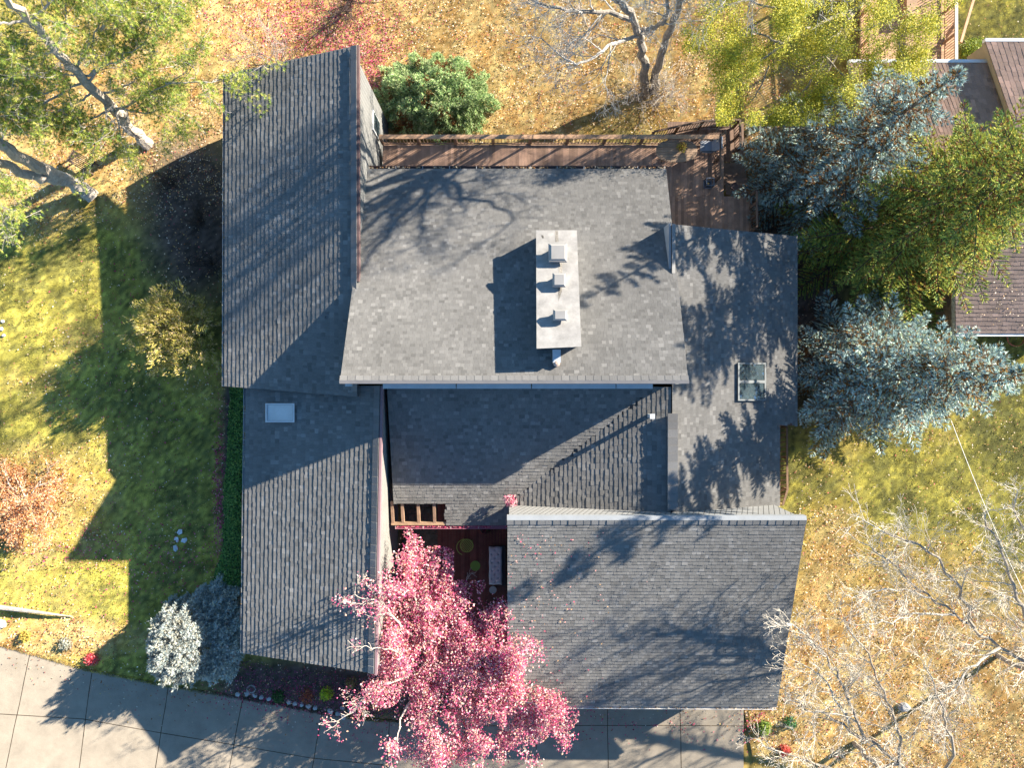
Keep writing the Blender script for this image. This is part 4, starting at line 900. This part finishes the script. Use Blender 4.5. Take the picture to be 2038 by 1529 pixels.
# ---- bare trees
PALE = (.50,.45,.39)
def pale(r): return (.34,.28,.22) if r > .06 else (.56,.49,.40)
def bare(name, label, base, limbs, seed, cat='bare tree', group=None, trunk=None, C=pale, leaf=None, **kw):
    rng = np.random.RandomState(seed); t = thing(name, label, cat, base, group); tm = MB(); bm = MB(); tips = []
    for pts, r0, r1 in (trunk or []): limb(tm, pts, r0, r1, rng, [], C, depth=0, side=0, L=.2)
    for pts, r0, r1 in limbs: limb(bm, pts, r0, r1, rng, tips, C, **kw)
    if trunk: tm.build('trunk', M['bark'], t)
    bm.build('branches', M['bark'], t)
    if leaf:
        q = leaves_at(tips, rng, *leaf[:-1], **leaf[-1]); qx, qy = topix(q[0][:, 0, 0], q[0][:, 0, 1], q[0][:, 0, 2]); kq = ~((qx < 1425) & (qy > 185)) & (qy < 250); q = (q[0][kq], q[1][kq]); MB().quads(*q).build('foliage', M['leaf'], t)
    return t
# two-stemmed tree behind the deck
a = G(1285,190); S1 = [a, W(1284,150,-1), W(1277,90,.8), W(1268,50,2.2), W(1240,0,4.2), W(1200,-60,6.5)]
S2 = [G(1300,180), W(1312,120,0), W(1332,60,2.4), W(1352,0,4.8), W(1391,-56,7.4)]
bare('birch_tree', 'two-stemmed bare tree with pale mottled bark behind the rear deck', a,
     [([W(1280,70,1.4), W(1215,85,2.2), W(1190,110,2.8), W(1145,130,3.3), W(1110,105,3.8)], .10, .035),
      ([W(1268,45,2.2), W(1200,20,3), W(1130,22,3.6), W(1060,0,4.2)], .12, .05),
      ([W(1255,25,3), W(1230,0,4), W(1190,-40,6), W(1120,-70,8)], .14, .06),
      ([W(1275,60,1.8), W(1300,55,2.6), W(1330,40,4), W(1330,-30,6), W(1290,-110,9)], .12, .05),
      ([W(1352,0,4.8), W(1400,-30,6.5), W(1470,-60,8.5)], .12, .05),
      ([W(1352,0,4.8), W(1450,-90,7.5), W(1580,-130,10.5), W(1680,-160,12)], .12, .05),
      ([W(1385,-80,7.5), W(1420,-190,10), W(1540,-300,13)], .12, .05), ([W(1385,-80,7.5), W(1380,-200,11), W(1400,-330,14)], .12, .05),
      ([W(1200,-60,6.5), W(1270,-200,10.5), W(1380,-300,13.5)], .10, .04), ([W(1352,0,4.8), W(1420,-40,7), W(1500,-150,9.5), W(1500,-260,12)], .10, .04),
      ([W(1240,0,4.2), W(1260,-60,6.5), W(1240,-140,9.5)], .12, .05)]
     + [([W(1391,-56,7.4), W(1391,-56,7.4)+Vector((dx*.45,dy*.45,dz*.5)), W(1391,-56,7.4)+Vector((dx,dy,dz))], .11, .04) for dx, dy, dz in ((-1.5,1,4),(1.5,.5,4.5),(0,-1,4),(-.5,2,4),(2.6,1,3.5),(1.2,-1.5,4.5),(3.6,-.5,3),(.4,.3,5.5),(5.5,.5,2.6),(5,2,3.6),(6.6,-.5,2.4))]
     + [([W(1200,-60,6.5), W(1200,-60,6.5)+Vector((dx*.45,dy*.45,dz*.5)), W(1200,-60,6.5)+Vector((dx,dy,dz))], .09, .035) for dx, dy, dz in ((1.5,.5,4.5),(2.4,1.2,4))],
     41, trunk=[(S1, .25, .12), (S2, .22, .12)], depth=4, every=1.8, L=1.5, C=lambda r: (.30,.26,.22) if r > .1 else (.50,.46,.41))
rng = np.random.RandomState(5); m = MB(); tips = []
for i in range(34):
    g0 = np.array(tuple(G(1290+rng.uniform(-34, 34), 185+rng.uniform(-15, 22)))); grow(m, g0, unit(np.array((rng.normal()*.7, rng.normal()*.7-.15, .9))), rng.uniform(.5, 1.0), .022, 3, rng, tips, (.50,.44,.38), minr=.006)
tag(m.build('bare_shrub', M['bark']), 'tangle of pale leafless shoots at the foot of the two-stemmed tree', 'shrub')
# multi-stemmed bare shrub north-west
def shrub_bare(px, py, n, L, seed, label, C=(.36,.29,.25), lean=(0, 0), depth=3, r=.03):
    rng = np.random.RandomState(seed); m = MB(); tips = []
    for i in range(n):
        g0 = np.array(tuple(G(px+rng.uniform(-9, 9), py+rng.uniform(-9, 9)))); d = unit(np.array((rng.normal()*.6+lean[0], rng.normal()*.6+lean[1], 1.)))
        grow(m, g0, d, L*rng.uniform(.7, 1.1), r, depth, rng, tips, C, minr=.007)
    return tag(m.build('bare_shrub', M['bark']), label, 'shrub'), tips
shrub_bare(560, 130, 13, 1.35, 51, 'tall leafless multi-stemmed shrub north of the west wing', lean=(.0,.15), depth=3)
shrub_bare(693, 10, 16, .9, 52, 'dark twiggy shrub at the top edge above the magenta leaves', C=(.12,.08,.07), depth=3)
shrub_bare(400, 440, 10, .5, 53, 'low dark leafless shrub in the shaded bed west of the house', C=(.07,.05,.04)); shrub_bare(345, 365, 9, .45, 54, 'small dark shrub at the tip of the shaded bed beside the lawn', C=(.07,.05,.04)); shrub_bare(415, 520, 10, .5, 55, 'dark leafless shrub close behind the golden shrub', C=(.06,.045,.04))

# bare trees of the front right corner
a = G(1700,1480)
bare('bare_tree', 'pale leafless tree in the bottom right corner whose twigs reach the garage roof', a,
     [([W(1850,1600,4.8), W(1790,1520,5.2), W(1720,1470,5.6), W(1640,1420,6.0), W(1575,1395,6.3)], .085, .03),
      ([W(1720,1470,5.6), W(1690,1400,6.2), W(1660,1330,6.8), W(1625,1285,7.0), W(1600,1262,7.2)], .07, .03),
      ([W(1790,1520,5.2), W(1700,1540,5.6), W(1620,1520,6), W(1560,1500,6)], .08, .03),
      ([W(1690,1440,5.8), W(1640,1350,6.4), W(1600,1325,6.6)], .05, .02),
      ([W(1790,1520,5.2), W(1790,1450,6), W(1750,1360,6.8), W(1720,1290,7.2)], .07, .03),
      ([W(1850,1600,4.8), W(1900,1500,6), W(1880,1420,7), W(1860,1370,7.6)], .08, .03)],
     61, trunk=[([a, W(1740,1520,1.8), W(1850,1600,4.8)], .12, .09)], depth=3, every=.85, L=1.1, lat=.7, minr=.007)
a = G(1985,1305)
bare('bare_tree', 'spreading pale leafless tree at the right edge south of the lower blue spruce', a,
     [([W(2150,1400,4.2), W(2060,1330,4.8), W(1990,1290,5.4), W(1900,1225,6.0), W(1820,1165,6.6), W(1760,1110,7.0)], .085, .03),
      ([W(1900,1225,6.0), W(1830,1220,6.4), W(1770,1240,6.8), W(1715,1245,7)], .05, .02),
      ([W(1940,1250,5.8), W(1900,1160,6.6), W(1830,1080,7.4), W(1760,1060,8)], .07, .03),
      ([W(2060,1330,4.8), W(2040,1230,6), W(2000,1120,7.4), W(1960,1030,8.4)], .10, .03),
      ([W(2100,1360,4.5), W(2060,1200,6.5), W(2050,1080,8), W(2020,1000,9)], .10, .03),
      ([W(1850,1190,6.4), W(1780,1170,7), W(1720,1180,7.4)], .04, .02),
      ([W(1990,1290,5.4), W(1930,1330,5.8), W(1880,1400,6), W(1830,1440,6)], .06, .025)],
     62, trunk=[([a, W(2050,1340,1.8), W(2150,1400,4.2)], .12, .09)], depth=3, every=.85, L=1.15, lat=.7, minr=.007)

# ---- feathery yellow-green tree at the top right
a = G(1600,215); YG = [(.54,.50,.05),(.42,.42,.05),(.70,.60,.08),(.26,.30,.04)]
bare('locust_tree', 'airy yellow-green tree at the top right beside the light timber deck', a,
     [([W(1700,20,2.5), W(1600,60,3.5), W(1520,110,4), W(1450,150,4.2)], .09, .03), ([W(1700,20,2.5), W(1640,110,3.2), W(1600,190,3.2), W(1530,230,3.2)], .08, .03),
      ([W(1740,-30,3.5), W(1640,-10,5), W(1560,20,5.6), W(1480,0,6)], .09, .03), ([W(1720,0,3), W(1780,60,4), W(1790,90,4.4)], .06, .02), ([W(1640,110,3.2), W(1690,160,3.6), W(1660,220,3.4)], .05, .02),
      ([W(1560,90,3.8), W(1500,60,4.6), W(1440,80,4.6)], .05, .02), ([W(1620,60,3.5), W(1720,60,4.6), W(1820,20,5)], .05, .02), ([W(1530,130,4), W(1500,200,3.4), W(1470,220,3)], .04, .02)],
     71, cat='tree', trunk=[([a, W(1650,130,.2), W(1700,20,2.5), W(1740,-30,3.5)], .2, .12)], C=lambda r: (.30,.26,.20), depth=3, every=1.6, L=1.15, lat=.4, leaf=(85000, .15, .036, YG, dict(flat=.35, depthmax=2)))

# ---- pink-leaved tree of the courtyard
a = G(905,1330); RD = [(.74,.20,.27),(.80,.36,.40),(.88,.66,.62),(.62,.10,.22),(.78,.46,.32),(.44,.05,.15)]
rng = np.random.RandomState(81); t = thing('crabapple_tree', 'bright pink-leaved tree filling the courtyard between the west wing and the garage', 'tree', a); tm = MB(); bm = MB(); tips = []
limb(tm, [a, W(895,1325,.9), W(885,1310,1.9)], .17, .12, rng, [], (.34,.28,.22), depth=0, side=0, L=.2)
for pts in ([(885,1310,1.8),(860,1260,2.8),(855,1190,3.4),(848,1130,3.6)], [(885,1310,1.8),(915,1230,3),(915,1180,3.3)], [(885,1310,1.8),(960,1290,2.8),(1000,1240,3.4)], [(885,1310,1.8),(960,1370,3),(1060,1400,3.8),(1120,1430,4)],
            [(885,1310,1.8),(850,1400,3),(860,1470,3.6),(880,1530,4)], [(885,1310,1.8),(800,1350,3.4),(730,1380,4.2),(700,1420,4.4)], [(860,1290,2.6),(800,1250,4),(760,1200,5),(715,1190,5.6)], [(860,1280,2.6),(800,1300,4),(750,1290,5)],
            [(850,1280,2.8),(830,1200,3.6),(810,1150,3.8)], [(900,1330,2.4),(1000,1320,3.8),(1040,1290,4.4)], [(885,1330,2),(940,1440,3.4),(960,1500,3.8)], [(870,1340,2.4),(800,1420,3.6),(790,1480,4)], [(900,1340,2.2),(1000,1440,3.6),(1040,1480,3.6)]):
    limb(bm, [W(*p) for p in pts], .075, .02, rng, tips, (.55,.46,.38), depth=2, every=1.7, L=.85, lat=.5, minr=.008, wander=.22)
tm.build('trunk', M['bark'], t); bm.build('branches', M['bark'], t)
P = np.array([q[0] for q in tips]); ppx, ppy = topix(P[:, 0], P[:, 1], P[:, 2])
lo = P[:, 2] < 7
w_ = np.where(ppx < 765, .25, 1.)*np.where(ppy > 1440, .6, 1); w_ *= np.where((ppx < 850) & (ppy > 1380) & (ppx > 700), .45, 1)
tips2 = [q for q, k_ in zip(tips, rng.rand(len(tips)) < w_) if k_ and q[3] <= 2]
q = leaves_at(tips2, rng, 30000, .16, .048, RD, flat=.45, depthmax=2)
lx, ly = topix(q[0][:, 0, 0], q[0][:, 0, 1], q[0][:, 0, 2]); lowk = (q[0][:, 0, 2] > .3) & ~((lx > 903) & (lx < 1006) & (ly < 1160))
FB = [(868,1135,62,48,3.6),(826,1085,18,22,3.6),(812,1062,10,12,3.6),(1060,1400,60,35,3.8),(1020,1330,26,50,3.8),(940,1165,26,22,3.3),(860,1230,110,80,3.4),(955,1265,52,55,3.7),(850,1330,120,80,3.3),(960,1340,90,70,3.6),(790,1290,50,60,3.8),(1000,1400,90,45,3.7),(1095,1425,58,38,4.0),(880,1420,95,50,3.3),(860,1490,90,40,3.3),(1040,1440,60,50,3.7),(740,1385,60,30,4.2),(960,1490,70,45,3.4),(1000,1230,22,30,3.9)]
N = 82000; ar = np.array([f[2]*f[3] for f in FB], float); fi = rng.choice(len(FB), N, p=ar/ar.sum()); FA = np.array(FB, float)[fi]
aa = rng.uniform(0, 6.28, N); rr = rng.rand(N)**.5; fx = FA[:, 0]+FA[:, 2]*rr*np.cos(aa); fy = FA[:, 1]+FA[:, 3]*rr*np.sin(aa); fz = FA[:, 4]+.55*np.sqrt(1-rr**2*.9)-.9*rng.rand(N)**1.5
kk = (H-fz)/F; c3 = np.stack([(fx-CX)*kk, (CY-fy)*kk, fz], 1)
den = fbm(c3[:, 0], c3[:, 1]+c3[:, 2]*.7, .42, 33); ok = den > .37+.12*rr+.08*(fy > 1380); ok &= ~((fx > 903) & (fx < 1006) & (fy < 1155)); c3 = c3[ok]; n = len(c3)
a_ = rng.normal(size=(n, 3)); a_[:, 2] *= .45; a_ /= np.linalg.norm(a_, axis=1)[:, None]; b_ = np.cross(a_, rng.normal(size=(n, 3))*np.array((.5, .5, 1))); b_ /= np.linalg.norm(b_, axis=1)[:, None]
s_ = .048*rng.uniform(.5, 1.25, (n, 1)); Q2 = np.stack([c3-a_*s_, c3+b_*s_*.6, c3+a_*s_, c3-b_*s_*.6], 1); C2 = np.array(RD)[rng.randint(0, 6, n)]*rng.uniform(.6, 1.25, (n, 1))
MB().quads(q[0][lowk], q[1][lowk]).quads(Q2, C2).build('foliage', M['leaf'], t)
p = W(1016,996,3.3); tag(MB().quads(*foliage_ball(p, .33, 260, .05, RD[:4], seed=12)).build('climber_sprig', M['leaf']), 'small sprig of pink-red leaves at the top corner of the garage wall', 'plant')

# ---- clipped and garden shrubs
def dome_shrub(name, label, px, py, rx, ry, rz, n, cols, seed, ln=.10, wd=.03, k=7, lump=.3, cat='shrub', lift=0, dead=0, hole=0, deadc=(.30,.14,.05), group=None, sub=None, lf=1.9):
    rng = np.random.RandomState(seed); b = G(px, py); t = thing(name, label, cat, b, group); b = np.array(tuple(b))
    sm = MB(); 
    for i in range(9):
        a = rng.uniform(0, 6.28); sm.tube([b+np.array((math.cos(a), math.sin(a), 0))*.1, b+np.array((math.cos(a)*rx*.4, math.sin(a)*ry*.4, rz*.45)), b+np.array((math.cos(a)*rx*.8, math.sin(a)*ry*.8, rz*.75))], [.04, .03, .01], 5, C=(.16,.12,.09))
    sm.build('stems', M['bark'], t)
    d = rng.normal(size=(n, 3)); d[:, 2] = np.abs(d[:, 2]); d /= np.linalg.norm(d, axis=1)[:, None]
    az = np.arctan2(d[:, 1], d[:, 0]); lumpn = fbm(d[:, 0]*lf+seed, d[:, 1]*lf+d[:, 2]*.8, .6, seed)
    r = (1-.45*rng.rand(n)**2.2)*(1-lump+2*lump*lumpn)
    P = b+d*np.stack([r*rx, r*ry, r*rz], 1)+np.array((0, 0, .05)); D = d+rng.normal(size=(n, 3))*.45+np.array((0, 0, .35)); D /= np.linalg.norm(D, axis=1)[:, None]
    Q, c = needles(P, D, .1, rng, k=k, ln=ln, wd=wd, cols=cols, cone=.8)
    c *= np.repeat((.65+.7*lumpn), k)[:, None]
    if dead: kk = np.repeat((fbm(P[:, 0], P[:, 1], .5, seed+3) < dead) & (rng.rand(n) < .8), k); c[kk] = np.array(deadc)*rng.uniform(.6, 1.2, (kk.sum(), 1))
    MB().tris(Q, c).build('foliage', M['needle'], t); return t
dome_shrub('mugo_pine', 'wide rounded green pine bush in front of the rear deck', 868, 205, 2.9, 2.0, 2.3, 26000, [(.34,.46,.19),(.46,.56,.26),(.22,.34,.14),(.55,.60,.32)], 91, ln=.12, wd=.03, dead=.36, lump=.34, lf=3.5)
rng = np.random.RandomState(92); b = G(380,665); t = thing('golden_shrub', 'feathery golden shrub catching the sun inside the shade of the house', 'shrub', b); sm = MB(); tips = []
for i in range(46):
    a = rng.uniform(0, 6.28); grow(sm, np.array(tuple(b))+np.array((math.cos(a), math.sin(a), 0))*.15, unit(np.array((math.cos(a)*.45, math.sin(a)*.5, 1.0))), rng.uniform(1.0, 1.5), .025, 2, rng, tips, (.32,.25,.12), minr=.006, up=.05)
sm.build('stems', M['bark'], t); P = np.array([q[0] for q in tips]); D = np.array([q[1] for q in tips]); kk = rng.randint(0, len(P), 12000)
Q, c = needles(P[kk]+rng.normal(size=(12000, 3))*.09, D[kk], .1, rng, k=5, ln=.15, wd=.026, cols=[(.70,.58,.18),(.58,.50,.12),(.78,.62,.34),(.44,.40,.09)], cone=.6)
MB().tris(Q, c).build('foliage', M['needle'], t)
GB = [(.40,.44,.42),(.50,.51,.47),(.26,.31,.31),(.46,.44,.35)]
dome_shrub('globe_spruce', 'rounded silver-blue spruce in full sun beside the driveway', 385, 1262, 1.5, 1.95, 2.7, 20000, GB, 93, ln=.13, wd=.032, lump=.28, cat='shrub', lf=5, dead=.22, deadc=(.4,.3,.1))
dome_shrub('globe_spruce', 'rounded dark blue spruce in the shade against the west wing', 438, 1250, 1.3, 2.3, 1.15, 13000, [tuple(np.array(c)*1.25) for c in GB], 94, ln=.12, wd=.03, lump=.3, lf=5)
rng = np.random.RandomState(95); b = G(60,1000); t = thing('japanese_maple', 'low spreading orange-leaved maple with white twigs at the left edge', 'tree', b); sm = MB(); tips = []
for i in range(13):
    a = i*6.283/13+rng.uniform(-.2, .2); grow(sm, np.array(tuple(b)), unit(np.array((math.cos(a), math.sin(a)*.85, .55))), rng.uniform(.7, 1.15), .05, 3, rng, tips, (.60,.50,.42), minr=.008, up=-.06)
sm.build('branches', M['bark'], t); MB().quads(*leaves_at(tips, rng, 17000, .16, .045, [(.62,.28,.10),(.70,.40,.20),(.55,.20,.07),(.66,.48,.30)], flat=.3, depthmax=3)).build('foliage', M['leaf'], t)
# small plants
def small(name, label, px, py, r, rz, n, cols, seed, size=.05, cat='shrub', up=0):
    p = G(px, py, up); return tag(MB().quads(*foliage_ball(p, r, n, size, cols, seed=seed, rz=rz)).build(name, M['leaf']), label, cat)
small('shrub', 'small bright green shrub at the right end of the driveway by the garage', 1519, 1447, .36, .55, 700, [(.20,.30,.05),(.34,.40,.07),(.12,.2,.04)], 101)
small('shrub', 'thin dark green shrub right of the small bright green one', 1570, 1437, .33, .5, 420, [(.08,.22,.07),(.05,.14,.05)], 102)
small('burning_bush', 'tiny scarlet shrub on the lawn edge beside the driveway', 186, 1311, .34, .5, 420, [(.7,.08,.10),(.55,.05,.07),(.72,.2,.2)], 103)
small('shrub', 'small silvery shrub on the lawn near the fallen branch', 133, 1281, .33, .4, 420, [(.42,.42,.34),(.55,.52,.42),(.25,.25,.18)], 104)
small('shrub', 'small yellow shrub left of the silvery one on the lawn', 52, 1266, .3, .35, 330, [(.6,.42,.08),(.45,.35,.08)], 105)
small('shrub', 'dark green mounded shrub among the edging stones of the garden bed', 556, 1384, .34, .4, 650, [(.05,.12,.03),(.09,.18,.05),(.03,.07,.02)], 106)
small('shrub', 'bright lime shrub in the middle of the shaded garden bed', 652, 1378, .33, .75, 420, [(.55,.58,.03),(.40,.48,.03)], 107)
small('shrub', 'small orange-tan shrub in the garden bed nearest the pink tree', 700, 1358, .3, .5, 330, [(.45,.30,.10),(.30,.2,.08)], 108)
small('shrub', 'flat orange plant in the bed behind the edging stones', 612, 1385, .42, .25, 500, [(.6,.2,.08),(.5,.12,.05),(.35,.1,.08)], 109)
small('burning_bush', 'low scarlet plant under the bare tree right of the driveway', 1560, 1492, .3, .4, 260, [(.6,.07,.06),(.5,.1,.08)], 110)
small('shrub', 'clipped green shrub at the corner of the brown house beside its deck', 1934, 104, .7, .9, 1500, [(.25,.32,.04),(.15,.22,.03),(.36,.40,.06)], 111)
# ivy strip west of the south wing (nobody could count it)
n = 16000; py = RS.uniform(765, 1165, n); wv = (fbm(py, py*0, 60, 2)-.5)*14
xl = np.interp(py, [765, 850, 1000, 1080, 1165], [464, 458, 446, 444, 420]); px = xl+wv+RS.rand(n)*(500-xl); zz = np.zeros(n)
for _ in range(5): X = (px-CX)*(H-zz)/F; Y = (CY-py)*(H-zz)/F; zz = gz(X, Y)+.05+.28*RS.rand(n)*np.clip((px-xl)/25, .15, 1)
Q, c = flat_leaves(px, py, X, Y, zz, .10, np.array([(.10,.22,.05),(.18,.32,.07),(.04,.09,.03),(.30,.42,.10)])[RS.choice(4, n, p=[.35, .3, .22, .13])], tilt=.9)
MB().quads(Q, c).build('ivy', M['leaf'])['kind'] = 'stuff'
n = 9000; px = RS.uniform(460, 800, n); py = RS.uniform(1300, 1440, n); ok = inpoly(px, py, [(470,1310),(560,1330),(735,1350),(760,1330),(800,1360),(800,1430),(720,1425),(640,1408),(560,1392),(470,1372)]); px, py = px[ok], py[ok]
X = (px-CX)*H/F; Y = (CY-py)*H/F; Q, c = flat_leaves(px, py, X, Y, RS.rand(len(X))*.12, .07, np.array([(.14,.11,.09),(.20,.06,.09),(.32,.08,.16),(.10,.13,.06)])[RS.choice(4, len(X))], tilt=.8)
MB().quads(Q, c).build('bed_plants', M['leaf'])['kind'] = 'stuff'

# a few blown leaves lying on the garage roof and in the valley
n = 260; px = 1012+np.abs(RS.normal(0, 90, n)); py = RS.uniform(1060, 1400, n); ok = px < 1500; px, py = px[ok], py[ok]; zz = 3+(5.3-3)*(1405-py)/(1405-1036); 
for _ in range(3): Y = (CY-py)*(H-zz)/F; zz = 3+2.3*(Y-gW0.y)/(gW1.y-gW0.y)
X = (px-CX)*(H-zz)/F; Q, c = flat_leaves(px, py, X, Y, zz, .07, np.array([(.6,.1,.17),(.5,.3,.15),(.7,.35,.3)])[RS.randint(0, 3, len(X))], lift=.035, tilt=.3)
o = MB().quads(Q, c).build('roof_leaves', M['litter']); o['kind'] = 'stuff'

# debris lying in the gutters
gd = MB()
for a, b, o, n in ((mN0, mN1, (0,1,0), 420), (wN0, wN1, (-1,0,0), 260), (sN0, sS0, (-1,0,0), 240), (gW0, gE0, (0,-1,0), 200), (Vector((xw,yE,ZE)), Vector((v0.x,yE,ZE)), (0,-1,0), 300)):
    u = RS.rand(n, 1); P = np.array(tuple(a))*(1-u)+np.array(tuple(b))*u+np.array(o)*RS.uniform(.04, .11, (n, 1)); k = fbm(P[:, 0], P[:, 1], .6, 8) > .42; P = P[k]
    Q, c = flat_leaves(None, None, P[:, 0], P[:, 1], P[:, 2]-.1, .07, (PK if n == 300 else LC)[RS.randint(0, 4, len(P))]*.8, lift=.04, tilt=.5); gd.quads(Q, c)
o = gd.build('gutter_leaves', M['litter']); o['kind'] = 'stuff'
# ragged turf and leaves along the driveway edge
pl = np.array(DRIVE[1:11], float); seg = RS.randint(0, len(pl)-1, 9000); u = RS.rand(9000, 1); p_ = pl[seg]*(1-u)+pl[seg+1]*u; p_[:, 1] += RS.uniform(-4, 3.5, 9000)*(.3+fbm(p_[:, 0], p_[:, 1], 9, 4)); X = (p_[:, 0]-CX)*H/F; Y = (CY-p_[:, 1])*H/F
MB().tris(blades(X, Y, np.full(9000, .02), .05, .03, .07), cover(p_[:, 0], p_[:, 1]-8, X, Y, RS.rand(9000))*RS.uniform(.4, 1.3, (9000, 1))).build('edge_grass', M['blade'])['kind'] = 'stuff'
n = 1500; px = RS.uniform(0, 1500, n); py = np.interp(px, [q[0] for q in DRIVE[1:12]], [q[1] for q in DRIVE[1:12]])+np.abs(RS.normal(0, 34, n)); X = (px-CX)*H/F; Y = (CY-py)*H/F; k = (RS.rand(n) < .45)
Q, c = flat_leaves(None, None, X[k], Y[k], np.full(k.sum(), .025), .075, LC[RS.randint(0, 8, k.sum())]*RS.uniform(.4, 1, (k.sum(), 1)), lift=.01, tilt=.3)
MB().quads(Q, c).build('driveway_leaves', M['litter'])['kind'] = 'stuff'
